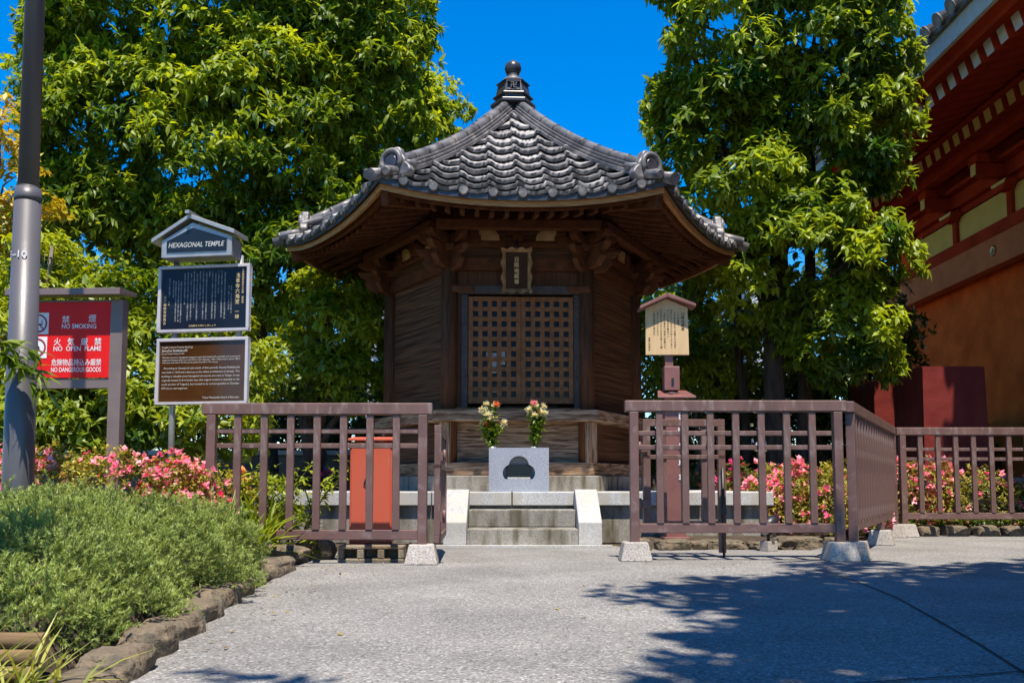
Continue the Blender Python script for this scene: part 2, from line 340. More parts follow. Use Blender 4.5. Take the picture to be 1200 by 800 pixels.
def leaves(name, P, D, per, L, W, spread, m, parent, rng, tone, templ=T_BIG, droop=.35, bend=.25, upn=1.0, lvar=.42, off=.3, tvar=.18):
    """P shoot positions, D shoot directions, per leaves per shoot"""
    n = len(P); P = np.repeat(P, per, 0); D = np.repeat(D, per, 0); tone = np.repeat(tone, per)
    N = len(P)
    rv = rng.normal(size=(N, 3)); rad = nrm(rv - D * np.sum(rv * D, 1, keepdims=True))
    sa = np.clip(rng.normal(spread, .25, N), .1, 2.6)[:, None]
    l = D * np.cos(sa) + rad * np.sin(sa); l[:, 2] -= droop; l = nrm(l)
    up = np.array([[0, 0, upn]]) + D * .5 + rng.normal(size=(N, 3)) * .35
    nn = nrm(up - l * np.sum(up * l, 1, keepdims=True)); sd = np.cross(l, nn)
    Ls = L * (1 + lvar * rng.uniform(-1, 1, N)); Ws = W * (1 + lvar * rng.uniform(-1, 1, N))
    base = P + D * (rng.uniform(-off, off, N) * L)[:, None]
    tv, tf = templ; k = len(tv)
    V = base[:, None, :] + sd[:, None, :] * (tv[None, :, 0] * Ws[:, None])[..., None] + l[:, None, :] * (tv[None, :, 1] * Ls[:, None])[..., None] \
        + nn[:, None, :] * (tv[None, :, 2] * Ws[:, None] - bend * tv[None, :, 1] ** 2 * Ls[:, None])[..., None]
    V = V.reshape(-1, 3)
    pat = np.concatenate([np.array(f) for f in tf]); tot = np.array([len(f) for f in tf])
    loops = (np.arange(N)[:, None] * k + pat[None, :]).ravel()
    totals = np.tile(tot, N); starts = np.concatenate([[0], np.cumsum(totals)[:-1]])
    tn = np.clip(tone + rng.normal(0, tvar, N), 0, 1); tn = np.repeat(tn, k)
    return raw_mesh(name, V, loops, starts, totals, tn, m, parent)
def clumps(lobes, n, rng, inner=.25, front=.62):
    cs = []; outs = []
    area = np.array([(r[0] * r[1] + r[1] * r[2] + r[0] * r[2]) for c, r in lobes]); area = area / area.sum()
    while len(cs) < n:
        i = rng.choice(len(lobes), p=area); c, r = lobes[i]
        v = rng.normal(size=3); v /= np.linalg.norm(v)
        if rng.random() < front: v[1] = -abs(v[1])
        s = rng.uniform(.84, 1.0) if rng.random() > inner else rng.uniform(.35, .8)
        p = np.array(c) + np.array(r) * v * s
        if s > .8:
            bad = False
            for j, (c2, r2) in enumerate(lobes):
                if j != i and np.sum(((p - np.array(c2)) / np.array(r2)) ** 2) < .6: bad = True
            if bad: continue
        cs.append(p); outs.append(v)
    return np.array(cs), np.array(outs)
def crown(name, lobes, n, cr, shoots, per, L, W, m, parent, seed, inner=.25, flat=.6, spread=1.15, droop=.35, templ=T_BIG, front=.62, tmean=.45, bend=.25, tclump=.27):
    rng = np.random.default_rng(seed)
    cs, ou = clumps(lobes, n, rng, inner, front)
    O = nrm(ou * .95 + np.array([[0, 0, .55]]))
    ct = np.clip(rng.normal(tmean, tclump, n), 0, 1)
    cc = np.repeat(cs, shoots, 0); OO = np.repeat(O, shoots, 0); tt = np.repeat(ct, shoots)
    v = nrm(rng.normal(size=(len(cc), 3))); d = np.sum(v * OO, 1); v = np.where((d < -.35)[:, None], v - 2 * d[:, None] * OO, v)
    rr = (rng.uniform(.55, 1.08, len(cc)) * np.repeat(cr * rng.uniform(.7, 1.3, n), shoots))[:, None]
    P = cc + v * rr * np.array([[1, 1, flat]])
    D = nrm(v + OO * .6)
    leaves(name, P, D, per, L, W, spread, m, parent, rng, tt + .10 * v[:, 2], templ, droop, bend)
    return cs
def trunk(parent, base, top, r0, r1, seed, bends=.15, limbs=(), m=None, name='trunk', n=10):
    rr = random.Random(seed); base = Vector(base); top = Vector(top); pts = []; k = 9
    for i in range(k):
        t = i / (k - 1); p = base.lerp(top, t) + Vector((rr.uniform(-1, 1), rr.uniform(-1, 1), 0)) * bends * (0 if i == 0 else 1) * .5
        pts.append(p)
    rad = [r0 + (r1 - r0) * (i / (k - 1)) for i in range(k)]; rad[0] *= 1.35
    mb = MB(); mb.tube(pts, rad, n); mb.build(name, m or M['bark'], parent)
    for tgt in limbs:
        tgt = Vector(tgt); t = rr.uniform(.35, .95); i = int(t * (k - 1)); a = pts[i]
        mid = a.lerp(tgt, .5) + Vector((rr.uniform(-.15, .15), rr.uniform(-.15, .15), rr.uniform(.0, .25)))
        lb = MB(); r = rad[i] * .45; lb.tube([a, a.lerp(mid, .5) + Vector((0, 0, .03)), mid, mid.lerp(tgt, .5), tgt], [r, r * .8, r * .6, r * .4, r * .15], 7)
        lb.build('limb', m or M['bark'], parent)

# ------------------------------------------------------------------ ground
def gnd(px, py, z=0.0):
    d = at(px, py, 1.0) - Vector((0, 0, EYE)); return Vector((0, 0, EYE)) + d * ((z - EYE) / d.z)
mb = MB(); mb.add([(-600, -600, -.012), (600, -600, -.012), (600, 900, -.012), (-600, 900, -.012)], [(0, 1, 2, 3)])
tag(mb.build('ground', M['soil'], recalc=False), kind='structure')
kerb = [(-.66, -2.0), (-.84, .8), (-.93, 1.9), (-.97, 2.35), (-1.06, 2.91), (-1.15, 3.57), (-1.23, 4.31), (-1.33, 5.75)]
pav = [(-14, -16)] + [(-14, -2.2)] + kerb + [(-1.3, 7.6), (.85, 7.6), (.95, 7.2), (2.3, 7.1), (3.6, 9.12), (16, 9.12), (16, -16)]
mb = MB(); mb.add([(x, y, 0) for x, y in pav], [list(range(len(pav)))])
tag(mb.build('pavement', M['pave'], recalc=False), kind='structure')
def strip(name, pts, wd, z=.004):
    mb = MB(); pts = [Vector((p[0], p[1], z)) for p in pts]; vs = []
    for i, p in enumerate(pts):
        d = (pts[min(i + 1, len(pts) - 1)] - pts[max(i - 1, 0)]).normalized(); sd = Vector((-d.y, d.x, 0)) * wd / 2; vs += [p + sd, p - sd]
    mb.add(vs, [(2 * i, 2 * i + 1, 2 * i + 3, 2 * i + 2) for i in range(len(pts) - 1)]); return mb
for pp in ([(955, 667), (1000, 680), (1050, 700), (1100, 728), (1150, 757), (1200, 789), (1260, 830)], [(990, 803), (1060, 797), (1130, 793), (1200, 787), (1300, 778)]):
    mb = strip('j', [gnd(*p) for p in pp], .009); tag(mb.build('pavement_joint', M['joint'], recalc=False), kind='structure')
# raised soil beds
def bed(name, poly, h, edge=.15, seed=0):
    mb = MB(); n = len(poly); c = sum((Vector((x, y, 0)) for x, y in poly), Vector()) / n
    ins = [Vector((x, y, 0)).lerp(c, edge) for x, y in poly]
    vs = [(x, y, -.01) for x, y in poly] + [(p.x, p.y, h) for p in ins]
    mb.add(vs, [(i, (i + 1) % n, n + (i + 1) % n, n + i) for i in range(n)] + [list(range(n, 2 * n))])
    return tag(mb.build(name, M['soil'], recalc=True), kind='structure')
bed('planting_bed', [(-7, 2.42), (-1.2, 2.42), (-1.25, 3.3), (-1.4, 4.6), (-1.6, 5.7), (-1.9, 6.4), (-3.5, 8.5), (-7, 8.5)], .13, .05)
bed('planting_bed', [(.95, 7.35), (2.2, 7.25), (3.4, 9.2), (9, 9.25), (9, 10.6), (2.5, 10.6), (2.3, 8), (.95, 7.95)], .06, .06)

# ------------------------------------------------------------------ stones
def stone_mesh(name, sx, sy, sz, seed, boxy=.35, m=None):
    bm = bmesh.new(); bmesh.ops.create_icosphere(bm, subdivisions=4, radius=1)
    o = Vector((seed * 7.3, seed * 3.1, 0))
    for v in bm.verts:
        p = v.co.copy(); q = Vector([math.copysign(abs(c) ** boxy, c) for c in p])
        p = p.lerp(q * .82, .8)
        d = mnoise.fractal(p * 1.1 + o, 1.0, 2.0, 4) * .18 - abs(mnoise.fractal(p * 2.6 + o, .9, 2.1, 4)) * .13 + mnoise.fractal(p * 7 + o, 1.0, 2.0, 3) * .03
        p = p * (1 + d); v.co = Vector((p.x * sx, p.y * sy, p.z * sz))
    for f in bm.faces: f.smooth = True
    me = bpy.data.meshes.new(name); bm.to_mesh(me); bm.free(); me.materials.append(m or M['rock']); return me
ordw = ['first', 'second', 'third', 'fourth', 'fifth', 'sixth', 'seventh', 'eighth', 'ninth', 'tenth', 'eleventh', 'twelfth']
def stone(name, x, y, z, sx, sy, sz, rz, seed, label, cat='kerb stone', group=None, boxy=.35, m=None):
    o = bpy.data.objects.new(name, stone_mesh(name, sx, sy, sz, seed, boxy, m)); C.objects.link(o)
    o.location = (x, y, z); o.rotation_euler = (0, 0, rz); return tag(o, label, cat, group)
ks = [(-1.0, 2.13, .095, .17), (-1.05, 2.47, .09, .14), (-1.09, 2.77, .09, .13), (-1.13, 3.08, .09, .16), (-1.19, 3.44, .10, .18), (-1.24, 3.83, .10, .19), (-1.28, 4.18, .10, .14), (-1.34, 4.55, .12, .20), (-1.42, 5.2, .17, .44)]
for i, (x, y, hw, hl) in enumerate(ks):
    stone('kerb_stone', x, y, .0, hw, hl, .072 + .012 * (i % 3), -.12 + .06 * (i % 3), i + 1, 'brown kerb stone, %s from the camera beside the juniper bed' % ordw[i], group='rough stones edging the left bed')
rk = [(-1.62, 6.05, .03, .33, .16, .09, 'flat brown slab of rock under the left railing by the breeze block'),
      (-1.33, 6.28, .04, .15, .12, .11, 'broken angular rock leaning beside the breeze block')]
for i, (x, y, z, a, b, c, lb) in enumerate(rk): stone('rock', x, y, z, a, b, c, .1, 20 + i, lb, 'rock')
for i, (px, hw, h) in enumerate([(752, .10, .09), (790, .16, .07), (815, .13, .055), (850, .2, .06), (898, .15, .04), (940, .24, .085), (985, .12, .07)]):
    p = gnd(px, 645 - i * .6)
    stone('border_rock', p.x, p.y + .08, .02, hw, .13, h, .2 * (i % 2), 30 + i, 'rounded border rock, %s from the left under the right railing' % ordw[i], 'rock', 'border rocks behind the right railing')
x = 3.98
for i in range(11):
    hw = R.uniform(.10, .17); x += hw
    stone('edging_stone', x, 9.10 - .01 * i, .03, hw, .12, .085, R.uniform(-.08, .08), 50 + i, 'grey edging stone, %s from the left below the azalea hedge' % ordw[i], 'kerb stone', 'stones edging the azalea hedge')
    x += hw + .012

# ------------------------------------------------------------------ fence
POSTM = {}
def fence(name, label, cat, p0, p1, n, ztop, zbot, feet=(), group='brown slatted railings', endposts=(True, True), rail_over=.03, feet_off=None, low=.0, railz=(0.735, 0.83), bal_bottom=None, postw=.058, barw=.046, lean=0):
    p0 = Vector((*p0, 0)); p1 = Vector((*p1, 0)); L = (p1 - p0).length; rz = math.atan2(p1.y - p0.y, p1.x - p0.x)
    t = thing(name, label, cat, p0, rz, group)
    def part(nm, x0, x1, y0, y1, z0, z1, m=M['fence'], bv=.004):
        b = MB(); b.box(x0, x1, y0, y1, z0, z1); return b.build(nm, m, t, bevel=bv, world=False)
    part('top_rail', -rail_over - .03, L + rail_over + .03, -.034, .032, ztop - .075, ztop, M['fence'], .006)
    part('bottom_rail', 0, L, -.018, .018, zbot, zbot + .062, M['fence_b'])
    for z in railz: part('middle_rail', 0, L, .006, .032, z, z + .032)
    bm_ = MB(); bm_.box(-barw / 2, barw / 2, -.024, .004, zbot + .063, ztop - .076); bme = bm_.mesh('baluster', [M['fence']])
    for i in range(1, n):
        o = bpy.data.objects.new('baluster', bme); C.objects.link(o); o.parent = t; o.location = (L * i / n, 0, 0)
        b = o.modifiers.new('bevel', 'BEVEL'); b.width = .003; b.segments = 1
    for k, x in enumerate((0, L)):
        if endposts[k]: part('post', x - postw / 2, x + postw / 2, -.032, .026, .10, ztop - .076, M['fence_b'], .004)
    for fx in feet:
        b = MB(); w0, w1, h = .105, .078, .125
        b.add([(fx - w0, -w0, 0), (fx + w0, -w0, 0), (fx + w0, w0, 0), (fx - w0, w0, 0), (fx - w1, -w1, h), (fx + w1, -w1, h), (fx + w1, w1, h), (fx - w1, w1, h)],
              [(3, 2, 1, 0), (4, 5, 6, 7), (0, 1, 5, 4), (1, 2, 6, 5), (2, 3, 7, 6), (3, 0, 4, 7)])
        b.build('foot_block', M['concrete'], t, bevel=.008, world=False)
        if 0 < fx < L and abs(fx) > .2: part('post', fx - .028, fx + .028, -.03, .026, .125, zbot + .0, M['fence_b'])
    return t
YL = 5.87; XL0 = xt(247.5, 550, YL); XL1 = xt(495.5, 550, YL)
fence('railing', 'brown slatted railing left of the steps, in front of the red box', 'railing', (XL0, YL), (XL1, YL), 8, 1.025, zt(632, YL), feet=[XL1 - XL0])
YR = 6.12; XR0 = xt(743, 550, YR); XR1 = xt(982, 550, YR)
fence('railing', 'brown slatted railing right of the steps, before the wooden notice', 'railing', (XR0, YR), (XR1, YR), 8, 1.065, zt(624, YR), feet=[0, XR1 - XR0])
PX0, PY0, PX1, PY1 = 2.285, 6.16, 3.70, 8.88
fence('railing', 'brown slatted railing running away from the camera, between two others', 'railing', (PX0, PY0), (PX1, PY1), 18, 1.06, .19, feet=[.02, 1.75, 3.0])
fence('railing', 'brown slatted railing in front of the azalea hedge and red covered boxes', 'railing', (3.80, 8.9), (3.80 + .173 * 17, 8.9), 17, 1.058, .17, feet=[0, .173 * 8])
# gates
def gate(name, label, p0, rz, L, z0, z1, n, drop=False):
    t = thing(name, label, 'gate', (*p0, 0), rz, 'folded back gate leaves')
    for a, b_, c, d, nm in ((0, L, z1 - .05, z1, 'rail'), (0, L, z0, z0 + .05, 'rail'), (0, L, z1 - .28, z1 - .25, 'rail'), (0, .05, z0 + .05, z1 - .05, 'stile'), (L - .05, L, z0 + .05, z1 - .05, 'stile')):
        b = MB(); b.box(a, b_, -.022, .022, c, d); b.build(nm, M['fence'], t, bevel=.003, world=False)
    for i in range(1, n):
        x = L * i / n; b = MB(); b.box(x - .02, x + .02, -.012, .02, z0 + .051, z1 - .051); b.build('baluster', M['fence'], t, world=False)
    for z in (z0 + .17, z1 - .2):
        b = MB(); b.box(-.075, .03, -.035, -.0225, z - .03, z + .03); b.tube([(-.03, -.045, z - .04), (-.03, -.045, z + .04)], .01, 8); b.build('hinge', M['fence_b'], t, world=False)
    if drop:
        b = MB(); b.box(L - .048, L - .004, -.02, .02, .03, z0 - .001); b.build('stile_foot', M['fence'], t, world=False)
        b = MB(); b.tube([(L - .025, -.035, .0), (L - .025, -.035, .62)], .010, 8); b.box(L - .045, L - .005, -.045, -.023, .3, .34); b.build('drop_bolt', M['plasticb'], t, world=False)
    return t
gate('gate_leaf', 'narrow brown gate leaf seen edge on, left of the steps', (XL1 + .095, YL + .0), math.radians(92), 1.0, .13, .885, 6)
gate('gate_leaf', 'shaded brown gate leaf folded behind the right railing', (XR0 + .10, YR + .28), math.radians(3), .58, .2, .96, 4, drop=True)

# ------------------------------------------------------------------ stone platform and steps
t = thing('stone_platform', 'low grey granite platform with coping under the hexagonal temple', 'platform', (0, 9.9, 0))
PF, PBk, PXL, PXR, PT = 7.97, 12.2, -2.28, 2.28, .44
b = MB()
b.box(PXL + .04, PXR - .04, PF + .05, PBk, -.01, PT - .121); b.build('platform_wall', M['granite_old'], t, bevel=.01)
xs = [PXL, -1.5, -.72]; xs2 = [.70, 1.05, 1.65, PXR]
for a, c in [(PXL, -1.5), (-1.5, -.70), (-.70, 0.0), (0.0, .66), (.66, 1.05), (1.05, 1.65), (1.65, PXR)]:
    b = MB(); b.box(a + .004, c - .004, PF + (0 if abs(a + c) > 1.3 or True else 0), PF + .4, PT - .12, PT); b.build('coping', M['granite'], t, bevel=.008)
b = MB(); b.box(PXL, PXR, PF + .404, PBk, PT - .12, PT); b.build('platform_top', M['granite'], t)
t = thing('stone_steps', 'three grey granite steps with sloping cheek walls up to the platform', 'steps', (.02, 7.6, 0))
SX0, SX1 = -.365, .535
for k in range(2):
    b = MB(); b.box(SX0, SX1, 7.43 + .27 * k, PF - .002, .147 * k + .0, .147 * (k + 1)); b.build('step', M['granite_old'], t, bevel=.01)
b = MB(); b.box(SX0 - .25, SX1 + .27, 7.36, 7.432, .001, .018); b.build('step_base', M['granite'], t)
for x0, x1 in ((SX0 - .195, SX0 - .003), (SX1 + .003, SX1 + .195)):
    b = MB(); b.extr([(x0, 7.44, 0), (x0, 7.44, .20), (x0, PF - .1, .462), (x0, PF - .002, .462), (x0, PF - .002, 0)], (x1 - x0, 0, 0)); b.build('cheek_wall', M['granite'], t, bevel=.008)

# ------------------------------------------------------------------ hexagonal temple
HY, HA = 10.07, 1.35
HX = 0.012
T = thing('hexagonal_temple', 'small hexagonal wooden temple with grey tiled roof and lattice doors', 'temple', (HX, HY, PT), math.radians(2.2))
hexv = [Vector((HX + HA * math.cos(math.radians(a)), HY + HA * math.sin(math.radians(a)), 0)) for a in (240, 300, 0, 60, 120, 180)]   # front-left, front-right, right, ...
YF = HY - HA * .866
def Zf(py): return zt(py, YF)
# foundation stones, sill
def hexring(mb, r_out, r_in, z0, z1, mi=0):
    A = [math.radians(240 + 60 * i) for i in range(6)]
    for i in range(6):
        a0, a1 = A[i], A[(i + 1) % 6]
        o = [(HX + r * math.cos(a), HY + r * math.sin(a)) for r, a in ((r_in, a0), (r_out, a0), (r_out, a1), (r_in, a1))]
        mb.add([(x, y, z) for z in (z0, z1) for x, y in o], [(3, 2, 1, 0), (4, 5, 6, 7), (1, 2, 6, 5), (3, 0, 4, 7)], mi)
for i in range(6):
    pa = hexv[i]; pb = hexv[(i + 1) % 6]; c = Vector((HX, HY, 0))
    def off(p, k): return c + (p - c) * k
    b = MB(); q = [off(pa, 1.12), off(pb, 1.12), off(pb, .9), off(pa, .9)]
    b.extr([(p.x, p.y, PT - .005) for p in q], (0, 0, .155)); b.build('foundation_stone', M['granite_old'], T, bevel=.01)
    b = MB(); q = [off(pa, 1.075), off(pb, 1.075), off(pb, .94), off(pa, .94)]
    b.extr([(p.x, p.y, PT + .152) for p in q], (0, 0, .125)); b.build('base_sill', M['wood_pale'], T, bevel=.006)
    b = MB(); q = [off(pa, 1.13), off(pb, 1.13), off(pb, .95), off(pa, .95)]
    b.extr([(p.x, p.y, Zf(494)) for p in q], (0, 0, Zf(481) - Zf(494))); b.build('floor_beam', M['wood_pale'], T, bevel=.006)
ZB = PT + .277; ZTP = Zf(303)
for i, p in enumerate(hexv):
    b = MB(); b.lathe([(.082, ZB), (.082, ZTP)], p, 20); b.build('pillar', M['wood_v'], T)
    # corner short posts below the floor beam
    n_ = (p - Vector((HX, HY, 0))).normalized(); q = p + n_ * .05
    b = MB(); b.X = Matrix.Translation(q) @ Matrix.Rotation(math.atan2(n_.y, n_.x), 4, 'Z'); b.box(-.04, .04, -.06, .06, ZB, Zf(494) - .002); b.build('corner_post', M['wood_pv'], T, bevel=.004)
def face_frame(i):
    pa = hexv[i]; pb = hexv[(i + 1) % 6]; mid = (pa + pb) / 2; n_ = (mid - Vector((HX, HY, 0))).normalized(); u = (pb - pa).normalized()
    return Matrix(((u.x, -n_.x, 0, mid.x), (u.y, -n_.y, 0, mid.y), (0, 0, 1, 0), (0, 0, 0, 1)))   # local x along the face, y inward, z up
Zlow = Zf(481)
hw_ = HA / 2 - .07
for i in range(6):
    X = face_frame(i)
    # lower wall (below floor beam)
    b = MB(); b.X = X
    nb = 3
    for k in range(nb):
        z0 = ZB + (Zf(494) - ZB) * k / nb; z1 = ZB + (Zf(494) - ZB) * (k + 1) / nb
        b.box(-hw_, hw_, .02 + .004 * (k % 2), .05, z0 + .002, z1 - .001)
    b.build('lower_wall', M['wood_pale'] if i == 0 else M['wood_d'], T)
    if i != 0:
        b = MB(); b.X = X; z = Zlow; k = 0
        while z < Zf(318):
            h = R.uniform(.17, .24); z1 = min(z + h, Zf(316)); b.box(-hw_, hw_, .0 + R.uniform(0, .008), .04, z + .002, z1 - .001); z = z1; k += 1
        b.build('plank_wall', M['wood_d'], T)
    # tie beams and frieze
    for (ya, yb, pr, nm) in ((318, 303, .045, 'tie_beam'), (291, 285, .03, 'frieze_rail'), (262, 249, .06, 'wall_plate')):
        b = MB(); b.X = X; b.box(-HA / 2 + .03, HA / 2 - .03, -pr, pr, Zf(ya), Zf(yb)); b.build(nm, M['wood_x'], T, bevel=.005)
    b = MB(); b.X = X; b.box(-hw_, hw_, -.001, .02, Zf(303) + .002, Zf(262) - .002); b.build('frieze_panel', M['wood_d'], T)
    for sx in (-.33, .33):
        b = MB(); b.X = X; cz = Zf(283)
        b.extr([(sx + .15 * math.cos(a), -.006, cz + .005 + .13 * max(0, math.sin(a)) ** .8) for a in [math.pi * j / 14 for j in range(15)]], (0, -.012, 0)); b.build('frieze_plaster', M['plaster'], T)
    b = MB(); b.X = X; b.box(-.05, .05, -.07, -.002, Zf(284), Zf(276)); b.box(-.11, .11, -.075, -.002, Zf(276), Zf(271)); b.box(-.035, .035, -.08, -.002, Zf(271), Zf(262)); b.build('frieze_strut', M['wood_x'], T, bevel=.004)
# inside floor and dark back so nothing shines through
b = MB(); b.lathe([(HA - .1, Zlow - .05), (HA - .1, Zlow)], (HX, HY, 0), 6, smooth=False); b.build('floor', M['wood_d'], T)
b = MB(); b.lathe([(HA * 1.05, Zf(249)), (HA * 1.05, Zf(249) + .03)], (HX, HY, 0), 6, smooth=False); b.build('ceiling', M['wood_d'], T)
# brackets on each pillar
def boat(b, L, h, w, z, cut=.35):
    # boat shaped bracket arm along local x
    p = [(-L / 2, z + h), (-L / 2, z + h * .55), (-L / 2 * (1 - cut * .5), z + h * .12), (-L / 2 * (1 - cut), z), (L / 2 * (1 - cut), z), (L / 2 * (1 - cut * .5), z + h * .12), (L / 2, z + h * .55), (L / 2, z + h)]
    b.extr([(x, -w / 2, zz) for x, zz in p], (0, w, 0))
for i, p in enumerate(hexv):
    n_ = (p - Vector((HX, HY, 0))).normalized(); ang = math.atan2(n_.y, n_.x)
    z0 = ZTP
    b = MB(); b.X = Matrix.Translation(p) @ Matrix.Rotation(ang + math.pi / 2, 4, 'Z')
    b.extr([(-.07, -.07, z0), (.07, -.07, z0), (.07, .07, z0), (-.07, .07, z0)], (0, 0, .05))
    b.extr([(-.12, -.12, z0 + .05), (.12, -.12, z0 + .05), (.12, .12, z0 + .05), (-.12, .12, z0 + .05)], (0, 0, .07))
    b.build('bearing_block', M['wood_x'], T, bevel=.012)
    for s_, rot in ((0, ang), (1, ang + math.radians(60)), (2, ang - math.radians(60))):
        b = MB(); b.X = Matrix.Translation(p) @ Matrix.Rotation(rot, 4, 'Z'); boat(b, .62 if s_ else .74, .10, .075, z0 + .122); b.build('bracket_arm', M['wood_x'], T, bevel=.006)
        for e in (-.24, .24):
            b = MB(); b.X = Matrix.Translation(p) @ Matrix.Rotation(rot, 4, 'Z'); b.box(e - .05, e + .05, -.05, .05, z0 + .224, z0 + .28); b.build('small_bearing_block', M['wood_x'], T, bevel=.01)
    b = MB(); b.X = Matrix.Translation(p) @ Matrix.Rotation(ang, 4, 'Z')
    prof = [(.05, z0 - .12), (.22, z0 - .10), (.30, z0 - .02), (.27, z0 + .03), (.34, z0 + .05), (.38, z0 + .11), (.05, z0 + .12)]
    b.extr([(x, -.035, z) for x, z in prof], (0, .07, 0)); b.build('carved_nose', M['wood_x'], T, bevel=.008)
    for rot in (ang + math.radians(60), ang - math.radians(60)):
        b = MB(); b.X = Matrix.Translation(p) @ Matrix.Rotation(rot, 4, 'Z')
        b.extr([(x * .9, -.03, z - .03) for x, z in prof], (0, .06, 0)); b.build('carved_nose', M['wood_x'], T, bevel=.008)
# doors
X = face_frame(0); cx = 0
dz0, dz1 = Zf(473), Zf(348)
fx0, fx1 = xt(543, 400, YF) - HX, xt(667, 400, YF) - HX
fr = thing  # noqa
b = MB(); b.X = X
b.box(fx0 - .065, fx0, -.03, .06, dz0 - .04, dz1 + .02); b.box(fx1, fx1 + .065, -.03, .06, dz0 - .04, dz1 + .02); DF = b.build('door_frame', M['frame_g'], T, bevel=.006)
b = MB(); b.X = X; b.box(fx0 - .10, fx1 + .10, -.06, .06, dz1 + .022, dz1 + .105); b.build('lintel', M['frame_g'], T, bevel=.01)
for sx in (fx0 - .05, fx1 + .05):
    b = MB(); b.X = X; b.box(sx - .11, sx + .11, -.085, -.0605, dz1 + .03, dz1 + .10); b.build('lintel_clamp', M['wood_x'], T, bevel=.02)
b = MB(); b.X = X; b.box(fx0 - .12, fx1 + .12, -.05, .06, dz0 - .075, dz0 - .041); b.build('threshold', M['wood_lat'], T, bevel=.005)
b = MB(); b.X = X; b.box(-hw_, fx0 - .066, .0, .04, Zlow, Zf(318)); b.box(fx1 + .066, hw_, .0, .04, Zlow, Zf(318)); b.box(fx0 - .066, fx1 + .066, 0, .04, dz1 + .106, Zf(318)); b.build('plank_wall', M['wood_v'], T)
mid = (fx0 + fx1) / 2
for s_ in (0, 1):
    a0, a1 = (fx0 + .004, mid - .001) if s_ == 0 else (mid + .001, fx1 - .004)
    b = MB(); b.X = X; st = .046
    b.box(a0, a0 + st, -.02, .025, dz0, dz1); b.box(a1 - st, a1, -.02, .025, dz0, dz1)
    b.box(a0 + st, a1 - st, -.018, .023, dz0, dz0 + .065); b.box(a0 + st, a1 - st, -.018, .023, dz1 - .045, dz1)
    door = b.build('door', M['wood_lat'], T, bevel=.003)
    b = MB(); b.X = X; L0, L1, Z0, Z1 = a0 + st, a1 - st, dz0 + .065, dz1 - .045; nx, nz = 5, 10; bw = .043
    px_ = (L1 - L0 + bw) / nx; pz_ = (Z1 - Z0 + bw) / nz
    for k in range(1, nx): xx = L0 - bw / 2 + px_ * k; b.box(xx - bw / 2, xx + bw / 2, -.012, .010, Z0, Z1)
    for k in range(1, nz): zz = Z0 - bw / 2 + pz_ * k; b.box(L0, L1, -.014, .008, zz - bw / 2, zz + bw / 2)
    b.build('lattice', M['wood_lat'], door)
    b = MB(); b.X = X; b.box(L0, L1, .014, .018, Z0, Z1); b.build('pane', M['glass_d'], door)
# bits of paper behind / on the lattice of the left door
for k, (u_, v_, a_, c_) in enumerate([(.42, .22, .05, .20), (.58, .30, .05, .14), (.30, .36, .03, .06), (.42, .04, .06, .05)]):
    b = MB(); b.X = X; xx = fx0 + .04 + u_ * (mid - fx0); zz = dz0 + .07 + v_ * (dz1 - dz0)
    b.box(xx - a_ / 2, xx + a_ / 2, .0112, .0135, zz, zz + c_); b.build('pasted_paper', M['paper'], T)
# plaque
pc = at(605.5, 317, YF - .16); pr = thing('name_plaque', 'small carved wooden name plaque hanging above the lattice doors', 'plaque', (pc.x, pc.y, pc.z))
W2, H2 = .155, .225
b = MB()
def wavy(n, a, bb, amp):
    pts = []
    for s_ in range(4):
        for k in range(n):
            t_ = k / n
            w_ = amp * math.cos(t_ * math.pi * 6)
            if s_ == 0: pts.append((-a + 2 * a * t_, -bb - w_))
            if s_ == 1: pts.append((a + w_, -bb + 2 * bb * t_))
            if s_ == 2: pts.append((a - 2 * a * t_, bb + w_))
            if s_ == 3: pts.append((-a - w_, bb - 2 * bb * t_))
    return pts
o_ = wavy(18, W2 - .01, H2 - .01, .010); i_ = [(max(-W2 * .68, min(W2 * .68, x_)), max(-H2 * .78, min(H2 * .78, z_))) for x_, z_ in o_]
n = len(o_)
vs = [(x_, -.03, z_) for x_, z_ in o_] + [(x_, .0, z_) for x_, z_ in i_] + [(x_, .02, z_) for x_, z_ in o_]
b.add(vs, [(k, (k + 1) % n, n + (k + 1) % n, n + k) for k in range(n)] + [(2 * n + k, 2 * n + (k + 1) % n, (k + 1) % n, k) for k in range(n)] + [list(range(2 * n, 3 * n))])
b.build('carved_frame', mat('plaque_frame', (.36, .22, .11), (.17, .10, .05), spec=.1, rough=.6, scale=14, bump=.5), pr, world=False, bevel=0)
b = MB(); b.box(-W2 * .67, W2 * .67, -.004, .018, -H2 * .77, H2 * .77); b.build('panel', mat('plaque_panel', (.05, .026, .014), (.03, .016, .01), spec=.1, rough=.5), pr, world=False)
b = MB(); vtext(b, '日限地蔵尊', 0, .13, -.008, .05, .053, bold=.008); b.build('lettering', M['gold_ink'], pr, world=False, recalc=False)
b = MB(); b.tube([(0, .0, .2), (0, .07, .29)], .012, 8); b.build('hanger', M['plasticb'], pr, world=False)
pr.rotation_euler = (math.radians(12), 0, 0)

